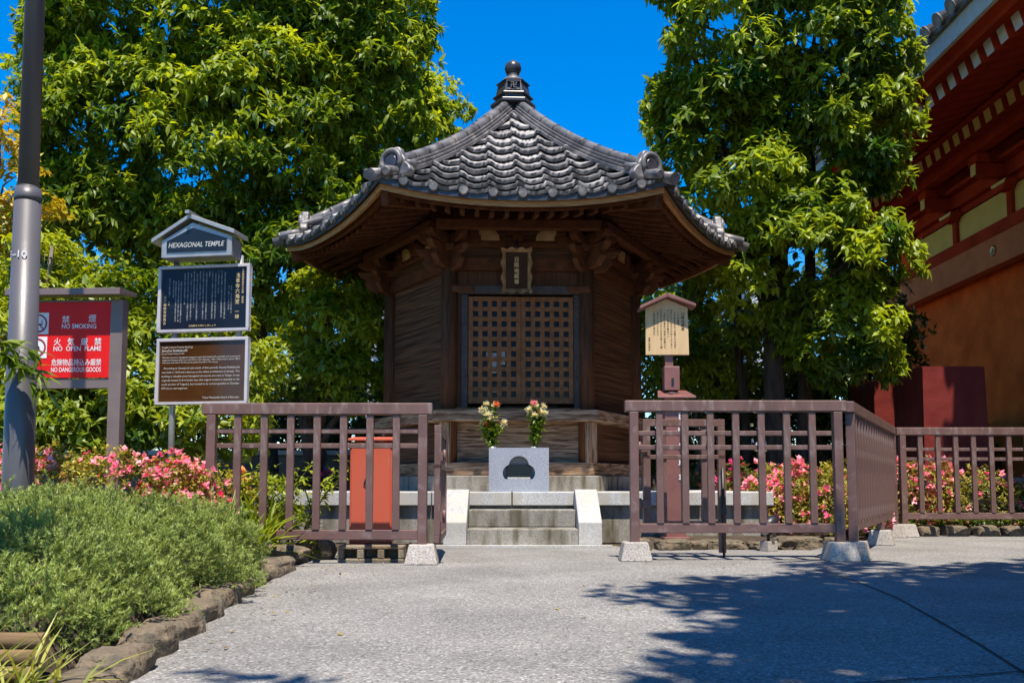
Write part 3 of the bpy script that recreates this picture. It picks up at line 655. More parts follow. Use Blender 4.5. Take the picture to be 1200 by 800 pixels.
# ---- roof
RE = 2.57; AP = RE * .8660254; ZE = 3.02; RH = 1.73
def hfun(t_): return ZE + RH * (.75 * t_ + .25 * t_ * t_)
def roofz(t_, wn): return hfun(t_) + .15 * abs(wn) ** 2.2 * (1 - t_) ** 2
def face_mat(i):   # local x along eave, local s (outward), z up ; returns function
    a = math.radians(270 + 60 * i); n_ = Vector((math.cos(a), math.sin(a), 0)); u = Vector((-n_.y, n_.x, 0))
    return lambda x_, s_, z_: Vector((HX, HY, 0)) + u * x_ + n_ * s_ + Vector((0, 0, z_))
PER = .262; EXPO = .255; slopeL = math.hypot(AP, RH)
nc = int(slopeL / EXPO)
def wave(q):
    q = q % 1.0
    return .034 * math.cos(math.pi / 2 * min(1, q / .30) ** 1.3) if q < .30 else (-.015 * math.sin(math.pi * (q - .30) / .55) if q < .85 else .006 * (q - .85) / .15)
rv_ = []; rl_ = []; rt_ = []; rst = []; rto = []
for i in range(6):
    fm = face_mat(i); NS = 14; xs_ = [PER / NS * k for k in range(-77, 78)]
    rows = []
    for k in range(nc):
        t0 = k / nc * .97; t1 = (k + 1) / nc * .97
        for (tt_, hh, kk) in ((t0 + .014, .002, k), (t0, .026, k), (t0 - .003, .064, k), ((t0 + t1) / 2, .034, k), (t1, .004, k)):
            half = (1 - tt_) * RE / 2 + .0; row = []
            for x_ in xs_:
                xc = max(-half, min(half, x_)); wn = xc / max(half, 1e-4)
                rr = random.Random(int((x_ + 9) / PER - .19 + 50) * 131 + kk * 17 + i * 977)
                skew = rr.uniform(-.006, .006)
                row.append((fm(xc, (1 - tt_) * AP, roofz(tt_, wn) + hh + skew + wave(x_ / PER + .19)), rr.random()))
            rows.append(row)
    for a_ in range(len(rows) - 1):
        half0 = max(p[0].x for p in rows[a_]) if False else None
        for k in range(len(xs_) - 1):
            if abs(xs_[k]) > (1 - (a_ // 5) / nc * .97) * RE / 2 + PER / NS and abs(xs_[k + 1]) > (1 - (a_ // 5) / nc * .97) * RE / 2 + PER / NS: continue
            if abs(rows[a_][k][0].x - rows[a_][k + 1][0].x) + abs(rows[a_][k][0].y - rows[a_][k + 1][0].y) + abs(rows[a_ + 1][k][0].x - rows[a_ + 1][k + 1][0].x) + abs(rows[a_ + 1][k][0].y - rows[a_ + 1][k + 1][0].y) < 1e-4: continue
            base = len(rv_); q = [rows[a_][k], rows[a_][k + 1], rows[a_ + 1][k + 1], rows[a_ + 1][k]]
            tn = q[0][1] if a_ % 5 in (2, 3) else -.3  # lips and undercuts toned dark: the overlap's shadow is put into the colour
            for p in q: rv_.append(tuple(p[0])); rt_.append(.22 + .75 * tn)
            rl_ += [base, base + 1, base + 2, base + 3]; rst.append(len(rl_) - 4); rto.append(4)
me_o = raw_mesh('roof', np.array(rv_), np.array(rl_), np.array(rst), np.array(rto), np.array(rt_), M['tile'], T)
bm = bmesh.new(); bm.from_mesh(me_o.data); bmesh.ops.remove_doubles(bm, verts=bm.verts, dist=1e-4)
for f in bm.faces: f.smooth = True
bm.normal_update(); bm.to_mesh(me_o.data); bm.free()
try: me_o.data.set_sharp_from_angle(angle=math.radians(35))
except Exception: pass
ROOF = me_o
# underside board, eave tiles and boards for every face
for i in range(6):
    fm = face_mat(i); N = 24
    def curve(off_t, dz, nn=N, full=1.0):
        pts = []
        for k in range(nn + 1):
            wn = -1 + 2 * k / nn; half = (1 - off_t) * RE / 2 * full
            pts.append(fm(wn * half, (1 - off_t) * AP, roofz(off_t, wn) + dz))
        return pts
    b = MB()
    A_ = curve(.006, .015); B_ = curve(.006, -.035); B2 = curve(.04, -.04)
    n = N + 1
    b.add(A_ + B_ + B2, [(k, k + 1, n + k + 1, n + k) for k in range(N)] + [(n + k, n + k + 1, 2 * n + k + 1, 2 * n + k) for k in range(N)])
    b.build('eave_tile_shade_band', M['tile_d'], ROOF, recalc=False)  # tile front edge given a shadow colour for the gap under the eave
    # round eave tile ends
    nrm_ = (fm(0, 1, 0) - fm(0, 0, 0))
    k0 = int((RE / 2 - .1) / PER) + 1
    for k in range(-k0, k0 + 1):
        x_ = k * PER
        if abs(x_) > RE / 2 - .12: continue
        wn = x_ / (RE / 2); p = fm(x_, AP, roofz(0, wn) + .03)
        b = MB(); b.tube([p - nrm_ * .12 + Vector((0, 0, .03)), p + nrm_ * .012], [.043, .045], 14); b.tube([p + nrm_ * .0115, p + nrm_ * .019], [.045, .034], 14)
        b.build('eave_end_tile', M['tile_r'], ROOF)
    # wooden boards below
    lo = RE - .19
    def ring(tt_, dz):   # tt_ is inset fraction
        return curve(tt_, dz)
    for (nm, ta, tb, za, zb_, m_) in (('eave_board', .022, .055, -.045, -.105, M['wood_edge']), ('eave_moulding', .055, .10, -.08, -.165, M['wood_x'])):
        b = MB(); P4 = [ring(ta, za - .0), ring(ta, zb_), ring(tb, zb_), ring(tb, za)]
        vs = sum(P4, [])
        fs = []
        for q in range(4):
            q2 = (q + 1) % 4
            fs += [(q * n + k, q * n + k + 1, q2 * n + k + 1, q2 * n + k) for k in range(N)]
        b.add(vs, fs); b.build(nm, m_, T)
    # soffit
    b = MB(); O_ = ring(.06, -.08); I_ = [fm(-1 * (HA * .5) * 1.0 + HA * k / N, HA * .866 * 1.0, Zf(245) + .22) for k in range(N + 1)]
    b.add(O_ + I_, [(k, k + 1, n + k + 1, n + k) for k in range(N)]); b.build('soffit', M['wood_x'], T, recalc=False)
    # rafters
    stuffmb = MB()
    for row_ in (0, 1):
        NR = 17 if row_ == 0 else 13
        for k in range(NR):
            wn = -1 + 2 * (k + .5) / NR
            if row_ == 0: to, ti, dzo, w_, h_ = .085, .34, -.115, .038, .045
            else: to, ti, dzo, w_, h_ = .28, .50, -.02, .042, .052
            half = (1 - to) * RE / 2 * .97; x_ = wn * half
            zo = roofz(to * .5, wn) + (-.15 if row_ == 0 else -.185)
            zi = zo + (.14 if row_ == 0 else .16)
            so_ = (1 - to) * AP; si = (1 - ti) * AP
            smin = abs(x_) / .57735; si = max(si, smin)
            if so_ - si < .06: continue
            a_ = fm(x_, so_, zo); c_ = fm(x_, si, zo + (zi - zo) * (so_ - si) / ((ti - to) * AP))
            if i in (0, 1, 5): b = MB(); b.beam(a_, c_, w_, h_); b.build('rafter', [M['wood_x'], M['wood_x']], T)
            else: stuffmb.beam(a_, c_, w_, h_)
    if stuffmb.v: tag(stuffmb.build('rafters', M['wood_x'], T), kind='stuff')
    # purlin carrying the rafters
    b = MB(); pa = fm(-.62 * RE / 2 * 1.0, .64 * AP, ZE - .02); pb = fm(.62 * RE / 2, .64 * AP, ZE - .02); b.beam(pa, pb, .08, .09); b.build('purlin', M['wood_x'], T, bevel=.005)
# hips
for i in range(6):
    a = math.radians(240 + 60 * i); d = Vector((math.cos(a), math.sin(a), 0)); sd = Vector((-d.y, d.x, 0)); c = Vector((HX, HY, 0))
    def hip(u_, dz=0): return c + d * (RE * u_) + Vector((0, 0, roofz(1 - u_, 1) + dz))
    us = [.06 + (.87 - .06) * k / 16 for k in range(17)]
    b = MB()
    for lv, (wd, z0, z1) in enumerate(((.19, .0, .045), (.155, .05, .08), (.13, .085, .112))):
        vs = []
        for u_ in us:
            p = hip(u_)
            vs += [p + sd * wd / 2 + Vector((0, 0, z0)), p - sd * wd / 2 + Vector((0, 0, z0)), p - sd * wd / 2 + Vector((0, 0, z1)), p + sd * wd / 2 + Vector((0, 0, z1))]
        fs = []
        for k in range(len(us) - 1):
            for q in range(4): fs.append((4 * k + q, 4 * k + (q + 1) % 4, 4 * k + 4 + (q + 1) % 4, 4 * k + 4 + q))
        fs += [(3, 2, 1, 0), tuple(4 * (len(us) - 1) + q for q in range(4))]
        b.add(vs, fs)
    ridge = b.build('hip_ridge', M['tile_r'], ROOF, bevel=.006)
    # round cover tiles, jointed
    b = MB(); NSEG = 9
    for k in range(NSEG):
        u0 = .06 + .82 * k / NSEG; u1 = .06 + .82 * (k + 1) / NSEG
        p0 = hip(u0, .13); p1 = hip(u1, .13)
        b.tube([p0, p0.lerp(p1, .5), p1, p1 + (p1 - p0).normalized() * .008], [.050, .051, .052, .052], 14)
        b.tube([p1 + (p0 - p1).normalized() * .03, p1], [.056, .057], 14)
    b.build('ridge_cover_tile', M['tile_r'], ridge)
    # end ornament
    e = hip(.90); b = MB(); b.X = Matrix.Translation(e) @ Matrix.Rotation(a + math.pi / 2, 4, 'Z')   # local -y points outwards? handled symmetric
    pr_ = []
    for k in range(25):
        t_ = math.pi * k / 24; r_ = .145 + .010 * math.cos(t_ * 6); pr_.append((r_ * math.cos(t_) * .95, r_ * math.sin(t_) * 1.05 + .10))
    pr_ = [(.17, -.03)] + [(.21, .02), (.18, .07)] + pr_ + [(-.18, .07), (-.21, .02), (-.17, -.03)]
    b.extr([(x_, -.035, z_) for x_, z_ in pr_], (0, .085, 0))
    b.build('ridge_end_ornament', M['tile_r'], ROOF, bevel=.02, seg=3)
    b = MB(); b.X = Matrix.Translation(e) @ Matrix.Rotation(a + math.pi / 2, 4, 'Z')
    b.tube([(.098 * math.cos(t_), -.04, .115 + .10 * math.sin(t_)) for t_ in [math.pi * (-.15 + 1.3 * q / 20) for q in range(21)]], .024, 10)
    b.build('ornament_rim', M['tile_r'], ROOF)
    b = MB(); b.X = Matrix.Translation(e) @ Matrix.Rotation(a + math.pi / 2, 4, 'Z'); b.tube([(0, -.03, .11), (0, -.055, .11)], [.075, .06], 18)
    b.build('ornament_shade_disc', M['tile_d'], ROOF)  # dark disc that colours in the shade of the ornament's recess
    for s_ in (-1, 1):
        q0 = hip(.82, .07) + sd * s_ * .09; q1 = hip(.90, .08) + sd * s_ * .14
        b = MB(); b.tube([q0, q1], [.034, .038], 12); b.tube([q1, q1 + (q1 - q0).normalized() * .015], [.038, .02], 12); b.build('scroll_tile', M['tile_r'], ROOF)
        q0 = hip(.90, .03) + sd * s_ * .04; q1 = hip(1.0, .055) + sd * s_ * .10
        b = MB(); b.tube([q0, q1], [.044, .046], 14); b.tube([q1, q1 + (q1 - q0).normalized() * .018], [.048, .032], 14); b.build('corner_tile', M['tile_r'], ROOF)
    b = MB(); b.tube([hip(.88, .02), hip(1.035, .04)], [.05, .055], 14); b.build('corner_tile', M['tile_r'], ROOF)
    # hip rafter
    b = MB(); b.beam(c + d * (RE * .955) + Vector((0, 0, roofz(0, 1) - .15)), c + d * (HA * .9) + Vector((0, 0, Zf(249) + .1)), .075, .12); b.build('hip_rafter', M['wood_x'], T, bevel=.006)
# finial
fz = hfun(1.0) + .01
b = MB(); rt6 = math.radians(30 + 0)
rot6 = math.radians(0)
b.lathe([(0.2580, fz), (0.2580, fz + 0.0400), (0.1978, fz + 0.0450), (0.1978, fz + 0.0920), (0.2322, fz + 0.1000), (0.2322, fz + 0.1200), (0.2021, fz + 0.1240), (0.1720, fz + 0.2640), (0.2021, fz + 0.2680), (0.1032, fz + 0.3120)], (HX, HY, 0), 6, smooth=False, rot=rot6)
FIN = b.build('finial_base', M['tile_d'], ROOF, bevel=.006)
b = MB(); fy = HY - .176; zc = fz + 0.1944
def mrect(x0, x1, z0, z1): b.box(HX + x0, HX + x1, fy - .022, fy + .03, zc + z0, zc + z1)
u_ = .0095
# left-facing manji
b2 = [(-u_ / 2, u_ / 2, -.033, .033), (-.033, .033, -u_ / 2, u_ / 2), (u_ / 2, .033, -.033, -.033 + u_), (-.033, -u_ / 2, .033 - u_, .033), (-.033, -.033 + u_, -.033, -u_ / 2), (.033 - u_, .033, u_ / 2, .033)]
for q_, (x0, x1, z0, z1) in enumerate(b2): b.box(HX + x0, HX + x1, fy - .020 - .0005 * q_, fy + .03, zc + z0, zc + z1)
b.box(HX - .08, HX + .08, fy - .018, fy + .03, zc + .045, zc + .052); b.box(HX - .08, HX + .08, fy - .018, fy + .03, zc - .057, zc - .050)
b.box(HX - .08, HX - .073, fy - .0185, fy + .03, zc - .050, zc + .045); b.box(HX + .073, HX + .08, fy - .0185, fy + .03, zc - .050, zc + .045)
b.build('manji_relief', M['tile_r'], FIN)
b = MB()
b.lathe([(0.1290, fz + 0.2880), (0.1204, fz + 0.3200), (0.0731, fz + 0.3600), (0.0602, fz + 0.3760), (0.0731, fz + 0.3840)], (HX, HY, 0), 24); b.build('finial_neck', M['tile_r'], FIN)
b = MB()
b.lathe([(0.0430, fz + 0.3824), (0.0731, fz + 0.4000), (0.0929, fz + 0.4400), (0.0963, fz + 0.4720), (0.0843, fz + 0.5120), (0.0516, fz + 0.5400), (0.0172, fz + 0.5520), (0.0034, fz + 0.5760)], (HX, HY, 0), 28); b.build('finial_jewel', M['tile_d'], FIN)

# ------------------------------------------------------------------ flower box on the platform
FY = 8.12; fb = at(608, 577, FY); zt_ = .44 + .385
t = thing('incense_box', 'square blue-grey granite incense box with a cloud shaped opening', 'incense box', (fb.x, FY, PT))
hw = .262; Hb = .385
N = 40; cut = []
cz = .175
lob = [(-.068, -.01, .075), (.068, -.01, .075), (0, .05, .09)]
for k in range(N):
    a = 2 * math.pi * k / N; dx, dz = math.cos(a), math.sin(a); best = 0
    for r_ in np.linspace(0, .2, 121):
        x_, z_ = dx * r_, dz * r_
        if any((x_ - lx) ** 2 + (z_ - lz) ** 2 < rr_ ** 2 for lx, lz, rr_ in lob): best = r_
    cut.append((dx * best, max(dz * best, -.065) + cz))
def sq(a):
    dx, dz = math.cos(a), math.sin(a); k = min(hw / abs(dx) if abs(dx) > 1e-6 else 9, (Hb / 2) / abs(dz) if abs(dz) > 1e-6 else 9); return (dx * k, dz * k + Hb / 2)
ou_ = []
angs = [2 * math.pi * k / N for k in range(N)]
ca = math.atan2(Hb / 2, hw)
for tgt in (ca, math.pi - ca, math.pi + ca, 2 * math.pi - ca):
    j = min(range(N), key=lambda q: abs(angs[q] - tgt)); angs[j] = tgt
ou_ = [sq(a) for a in angs]
b = MB(); vs = [(x_, -.13, z_) for x_, z_ in ou_] + [(x_, -.13, z_) for x_, z_ in cut] + [(x_, .0, z_) for x_, z_ in cut] + [(x_, .15, z_) for x_, z_ in ou_]
fs = []
for k in range(N):
    k2 = (k + 1) % N; fs += [(k, k2, N + k2, N + k), (N + k, N + k2, 2 * N + k2, 2 * N + k), (3 * N + k, 3 * N + k2, k2, k)]
fs += [list(range(2 * N, 3 * N)), list(range(3 * N, 4 * N))]
b.add(vs, fs); b.build('stone_box', M['granite_blue'], t, world=False, bevel=0)
b = MB(); b.box(-.10, .10, -.122, -.02, .108, .127); b.build('incense_tray', M['granite'], t, world=False, bevel=.004)
b = MB(); b.box(-.11, .11, -.012, -.004, .118, .24); b.build('black_lining', M['black'], t, world=False)  # thin black sheet at the back of the opening
for k, (fx, lab) in enumerate(((-.235, 'left bouquet of cream, orange and pink flowers on the granite box'), (.137, 'right bouquet of cream flowers with one pink bloom on the granite box'))):
    t = thing('flower_bouquet', lab, 'flowers', (fb.x + fx, FY + .03, PT + Hb - .02), group='bouquets on the granite incense box')
    rng = np.random.default_rng(90 + k); b = MB(); heads = []
    for q in range(15):
        a = rng.uniform(0, 6.28); r_ = rng.uniform(.02, .115); z_ = rng.uniform(.22, .43); tip = Vector((r_ * math.cos(a) + (.03 if k else -.01), r_ * math.sin(a) * .7, z_))
        b.tube([(0.01 * math.cos(a), .01 * math.sin(a), .0), (tip.x * .35, tip.y * .35, z_ * .5), tuple(tip)], [.004, .0035, .003], 5); heads.append(tip)
    b.tube([(0, 0, 0), (0, 0, .035)], .035, 12, mi=1)
    b.build('stems', [M['leaff'], M['steel']], t, world=False)
    P = np.array([[t.location.x + h.x * f_, t.location.y + h.y * f_, t.location.z + h.z * f_] for h in heads for f_ in (.3, .42, .55, .66, .78, .9)])
    D = nrm(rng.normal(size=P.shape) * .6 + np.array([[0, 0, .8]]))
    leaves('foliage', P, D, 6, .055, .022, 1.2, M['leaff'], t, rng, rng.uniform(.1, .8, len(P)), T_SM, droop=.2)
    cols = [(M['cream_f'], heads[:11] if k == 0 else heads[:13]), (M['orange_f'], heads[11:13] if k == 0 else heads[13:14]), (M['pinkf'], heads[13:] if k == 0 else heads[14:15])]
    for m_, hs_ in cols:
        for h in hs_:
            hc = np.array([[t.location.x + h.x, t.location.y + h.y, t.location.z + h.z]])
            P = np.repeat(hc, 3, 0); D = nrm(np.array([[0, -.6, .7]] * 3) + rng.normal(size=(3, 3)) * .5)
            leaves('flower', P, D, 22, .037, .016, 1.0, m_, t, rng, np.full(3, .6), T_SM, droop=.0, bend=-.25, off=.1)

# ------------------------------------------------------------------ red metal box and breeze block
YB = 6.22; zb0 = .0
bp_ = gnd(436, 658); YB2 = bp_.y + .02
x0, x1 = xt(397, 650, YB2), xt(474, 650, YB2)
t = thing('breeze_block', 'weathered hollow concrete block lying under the red box', 'concrete block', ((x0 + x1) / 2, YB2, 0))
b = MB(); L = x1 - x0; h = .105; hole = [(L * (.19 + .31 * k) - L / 2, .085, .053) for k in range(3)]
b.box(-L / 2, L / 2, -.05, .09, 0, .022); b.box(-L / 2, L / 2, -.05, .09, h - .022, h)
edges = [-L / 2] + sum([[hx - .045, hx + .045] for hx, _, _ in hole], []) + [L / 2]
for k in range(0, len(edges), 2): b.box(edges[k], edges[k + 1], -.05, .09, .0225, h - .0225)
b.box(-L / 2, L / 2, .0905, .27, .001, h - .001)
b.build('concrete_shell', M['cinder'], t, world=False, bevel=.006)
YC = YB2 + .17; bx0, bx1 = xt(409, 600, YC), xt(459, 600, YC); zc0 = .107; zc1 = zt(517, YC)
t = thing('red_cabinet', 'faded red metal box standing on the breeze block behind the left railing', 'metal box', ((bx0 + bx1) / 2, YC + .06, zc0))
hw = (bx1 - bx0) / 2; hc = zc1 - zc0
b = MB(); b.box(-hw, hw, -.05, .11, 0, hc); b.build('body', M['redbox'], t, world=False, bevel=.008)
b = MB(); b.extr([(-hw - .012, -.075, hc + .003), (hw + .012, -.075, hc + .003), (hw + .012, -.075, hc + .02), (-hw - .012, -.075, hc + .02)], (0, .2, .02)); b.build('lid', M['redbox'], t, world=False, bevel=.004)
b = MB(); b.box(-hw + .012, hw - .012, -.06, -.0505, .05, hc - .02); d_ = b.build('door', M['redbox'], t, world=False, bevel=.004)
b = MB(); b.tube([(-.03, -.064, hc * .78), (-.02, -.07, hc * .68), (-.045, -.066, hc * .58), (-.02, -.066, hc * .55), (-.01, -.066, hc * .62)], .004, 6); b.build('latch_wire', M['plasticb'], d_, world=False)

# ------------------------------------------------------------------ lamp post
YP = 4.9; lp = Vector((xt(22, 560, YP), YP, 0))
t = thing('lamp_post', 'tall dark grey metal lamp post marked E-10 at the left edge', 'lamp post', lp)
zcol = zt(232, YP) ; top = 6.0
x_top = xt(41, 0, YP)
zfr = zt(0, YP)
b = MB(); lean = (x_top - lp.x) / zfr
def pp(z): return (lean * z, 0, z)
b.tube([pp(0), pp(.5), pp(zcol - .02)], [.084, .079, .068], 32); b.build('lower_pole', M['pole'], t, world=False)
b = MB(); b.tube([pp(zcol - .021), pp(zcol), pp(zcol + .05)], [.070, .070, .066], 32); b.tube([pp(zcol + .0505), pp(zcol + .062)], [.066, .052], 32); b.build('collar', M['pole'], t, world=False)
b = MB(); b.tube([pp(zcol + .063), pp(top)], [.053, .045], 28); b.build('upper_pole', M['pole'], t, world=False)
b = MB(); b.tube([pp(top), (lean * top, -.0, top + .08)], [.05, .1], 20); b.tube([(lean * top, 0, top + .08), (lean * top, 0, top + .45), (lean * top, 0, top + .5)], [.16, .19, .05], 24); b.build('lantern', M['plasticb'], t, world=False)
# lettering wrapped on the cylinder
v, f = glyph('E–10', .006); zE = zt(301.5, YP); rE = .0735; b = MB(); sz = .055
vs = []
for q in v:
    ang = math.radians(-90 - 12) + (q[0] * sz * 1.05) / rE; vs.append((lean * zE + (rE + .0015) * math.cos(ang), (rE + .0015) * math.sin(ang), zE + q[1] * sz))
b.add(vs, f); b.build('number_lettering', M['white'], t, world=False, recalc=False)

# ------------------------------------------------------------------ red warning sign
YS = 6.0; c0 = at(82, 400, YS); base = Vector((c0.x, YS, .08))
t = thing('warning_sign', 'red no smoking and no open flame sign on brown posts under a small roof', 'sign', base, math.radians(-3))
k_ = YS / F * 1.003
def lx(px): return (px - 82) * k_
def lz(py): return zt(py, YS) - .08
for px in (26, 140): b = MB(); b.box(lx(px) - .042, lx(px) + .042, -.03, .05, -.1, lz(352)); b.build('post', M['post_br'], t, world=False, bevel=.005)
b = MB(); b.extr([(lx(14), -.125, lz(350)), (lx(14), .12, lz(350) + .03), (lx(14), .12, lz(350) + .055), (lx(14), -.125, lz(350) + .045)], (lx(151) - lx(14), 0, 0)); b.build('roof', M['post_br'], t, world=False, bevel=.003)
b = MB(); b.box(lx(34), lx(132), -.018, .03, lz(455), lz(444)); b.box(lx(34), lx(132), -.018, .03, lz(354.5), lz(352)); b.build('frame_rail', M['post_br'], t, world=False)
b = MB(); b.box(lx(33), lx(133), -.024, .0, lz(443), lz(355)); b.build('panel', M['red'], t, world=False)
b = MB(); yt = -.0255
def th(s, px0, px1, py, h, mi=0, bold=.01): text(b, s, (lx(px0) + lx(px1)) / 2, lz(py), yt, h * k_, lx(px1) - lx(px0), mi, bold)
th('禁', 74, 83, 375, 9, bold=.006); th('煙', 106, 115, 374, 9, bold=.006); th('NO SMOKING', 74, 115.5, 383, 5.6)
for i_, ch in enumerate('火気厳禁'): th(ch, 65 + 16.3 * i_, 73.5 + 16.3 * i_, 401, 9, bold=.006)
th('NO  OPEN  FLAME', 65, 122.5, 409, 5.6); th('危険物品持込み厳禁', 63, 123, 425, 8.2, bold=.007); th('NO DANGEROUS GOODS', 63, 123, 433.5, 5.6)
b.build('lettering', M['white'], t, world=False, recalc=False)
M['darkred'] = mat('pictogram_red', (.35, .02, .02), (.3, .015, .015), rough=.4)
for (px0, px1, py0, py1, kind_) in ((33, 58, 367, 392, 0), (33, 57, 395, 420, 1)):
    b = MB(); b.box(lx(px0), lx(px1), -.027, -.0242, lz(py1), lz(py0)); pl = b.build('pictogram_plate', M['white'], t, world=False)
    b = MB(); cx_, cz_ = lx((px0 + px1) / 2), lz((py0 + py1) / 2); r1, r2 = .062, .050
    vs = [(cx_ + r * math.cos(2 * math.pi * q / 40), -.0285, cz_ + r * math.sin(2 * math.pi * q / 40)) for r in (r1, r2) for q in range(40)]
    b.add(vs, [(q, (q + 1) % 40, 40 + (q + 1) % 40, 40 + q) for q in range(40)])
    s_ = .037; e_ = .006; b.add([(cx_ - s_ - e_ / 1, -.0287, cz_ + s_), (cx_ - s_, -.0287, cz_ + s_ + e_), (cx_ + s_ + e_, -.0287, cz_ - s_), (cx_ + s_, -.0287, cz_ - s_ - e_)], [(0, 1, 2, 3)])
    if kind_ == 0:
        b.add([(cx_ - .03, -.0283, cz_ - .012), (cx_ + .022, -.0283, cz_ - .012), (cx_ + .022, -.0283, cz_ - .001), (cx_ - .03, -.0283, cz_ - .001)], [(0, 1, 2, 3)], 1)
        b.add([(cx_ + .024, -.0283, cz_ - .012), (cx_ + .03, -.0283, cz_ - .012), (cx_ + .03, -.0283, cz_ - .001), (cx_ + .024, -.0283, cz_ - .001)], [(0, 1, 2, 3)], 1)
        b.tube([(cx_ + .028, -.0285, cz_ + .003), (cx_ + .022, -.0285, cz_ + .012), (cx_ + .03, -.0285, cz_ + .022)], .0018, 5, mi=1)
    else:
        b.add([(cx_ + dx, -.0283, cz_ + dz) for dx, dz in ((-.004, -.032), (.016, -.022), (.02, -.002), (.01, .012), (.002, .036), (-.006, .014), (-.018, .0), (-.02, -.02))], [tuple(range(8))], 1)
    b.build('pictogram', [M['darkred'], M['black']], pl, world=False, recalc=False)

# ------------------------------------------------------------------ information sign
YI = 6.6; c0 = at(238, 400, YI); t = thing('information_sign', 'tall temple information sign with two metal framed boards and a gabled title plate', 'sign', (c0.x, YI, .05), math.radians(-9))
k_ = YI / F * 1.012
def lx(px): return (px - 238) * k_
def lz(py): return zt(py, YI) - .05
for px in (199, 280): b = MB(); b.tube([(lx(px), .03, -.1), (lx(px), .03, lz(300))], .022, 14); b.build('post', M['steel'], t, world=False)
def board(y0, y1, m_, nm):
    b = MB(); b.box(lx(185), lx(291), -.008, .012, lz(y1 - 4), lz(y0 + 4)); o = b.build(nm, m_, t, world=False)
    b = MB(); X0, X1, Z0, Z1, w_ = lx(181), lx(295), lz(y1), lz(y0), .022
    b.box(X0, X1, -.02, .02, Z0, Z0 + w_); b.box(X0, X1, -.02, .02, Z1 - w_, Z1); b.box(X0, X0 + w_, -.02, .02, Z0 + w_, Z1 - w_); b.box(X1 - w_, X1, -.02, .02, Z0 + w_, Z1 - w_)
    b.build('board_frame', M['steel_w'], t, world=False, bevel=.004); return o
B1 = board(311, 389, M['navy'], 'upper_board'); B2 = board(396, 474, M['brown_b'], 'lower_board')
b = MB(); g = MB()
vtext(g, '東京都指定有形文化財 建造物', lx(286.5), lz(316.5), -.0095, .0165, .0185, bold=.01)
vtext(g, '浅草寺六角堂', lx(280), lz(321.5), -.0095, .036, .0385, bold=.006); vtext(g, '一棟', lx(280), lz(363.5), -.0095, .034, .0375, bold=.006)
vtext(g, '東京都教育委員会', lx(189.5), lz(345.5), -.0095, .0245, .0272, bold=.006); vtext(g, '建設', lx(194.5), lz(352), -.0095, .015, .0165)
text(g, '文化財を大切にしましょう', lx(237), lz(381.5), -.0095, .015, .21, bold=.01)
g.build('gold_lettering', M['gold_ink'], B1, world=False, recalc=False)
body = '浅草寺六角堂は江戸時代の初めに建てられた仏堂で都内に残る数少ない六角形の建物として貴重である堂内には日限地蔵尊が安置されている屋根は瓦葺で一辺は約一メートル中央の間口に格子戸を構え床下には深い井戸状の穴があり石を組んで築かれている昭和二十年の戦災を免れ浅草寺境内に現存する最古の建物として室町時代の様式を伝えるもので平成六年十月の再整備により元の位置から西に移築された柱は面取りを施し軒は二軒とし簡素ながら端正な意匠を見せている'
cols = [(272.5, 336, 12, .5), (269.5, 336, 10, .5)]
vtext(b, '所在地 台東区浅草二丁目三番一号', lx(272.5), lz(336), -.0095, .011, .0128); vtext(b, '設立 昭和二十七年十一月三日', lx(269.3), lz(336), -.0095, .011, .0128)
ci = 0; starts_ = [(264.3, 320, 376), (260.3, 318, 375), (256.3, 318, 348), (252.6, 320, 376), (248.7, 318, 376), (245, 318, 328), (241.3, 320, 376), (237.2, 318, 376), (233.3, 318, 354), (229.5, 321, 377), (225.6, 318, 362), (222, 320, 377), (218, 319, 377), (214, 320, 358), (209.5, 329, 379), (206.3, 328, 379), (202.8, 328, 379), (199.8, 328, 350), (194.8, 325, 348)]
for px, y0, y1 in starts_:
    n_ = int((y1 - y0) * k_ / .0128); s_ = ''.join(body[(ci + q) % len(body)] for q in range(n_)); ci += n_ + 3
    vtext(b, s_, lx(px), lz(y0), -.0095, .0118, .0128)
b.build('body_lettering', M['grey_ink'], B1, world=False, recalc=False)
b = MB()
def el(s, px0, px1, py, hpx, bold=0, shear=0): text(b, s, (lx(px0) + lx(px1)) / 2, lz(py), -.0095, hpx * k_, lx(px1) - lx(px0), 0, bold, shear)
el('Tangible Cultural Property (Building)', 187, 226, 406.5, 2.6); el('Sensō-ji Rokkakudō', 187, 219.5, 410.5, 3.6, .01, .3); el('(Sensoji Temple Hexagonal Hall)', 187, 215.5, 414, 2.2)
el('Wooden structure, Hexagonal, hongawara type tiled temple hall, pyramidal roof covered and', 188, 285, 418.5, 2.6)
el('supported between pillars one side 0.91m, inner diameter 1.82m. Underneath is about 1.82 m', 188, 285, 421.5, 2.6); el('wide stone well, built in the Muromachi period, first half of 17th century.', 188, 258, 424.5, 2.4)
for q, s_ in enumerate(['   According to Sensoji-shi (chronicle of Edo period), Sensoji Rokkakudo', 'was built in 1618 and is famous as the oldest architecture in Sensoji. This', 'building is valuable since hexagonal structures are rare in Tokyo. It was', 'originally located 21.8 m further east (the original location is recorded on the', 'south portion of Yogodo), but moved to its current position in October']): el(s_, 188 if q else 190, 285, 431.2 + 4.7 * q, 3.1)
el('1994 due to rearrangement.', 188, 221, 454.7, 3.1); el('Tokyo Metropolitan Board of Education', 239.5, 285, 466, 3.0)
b.build('lettering', M['grey_ink'], B2, world=False, recalc=False)
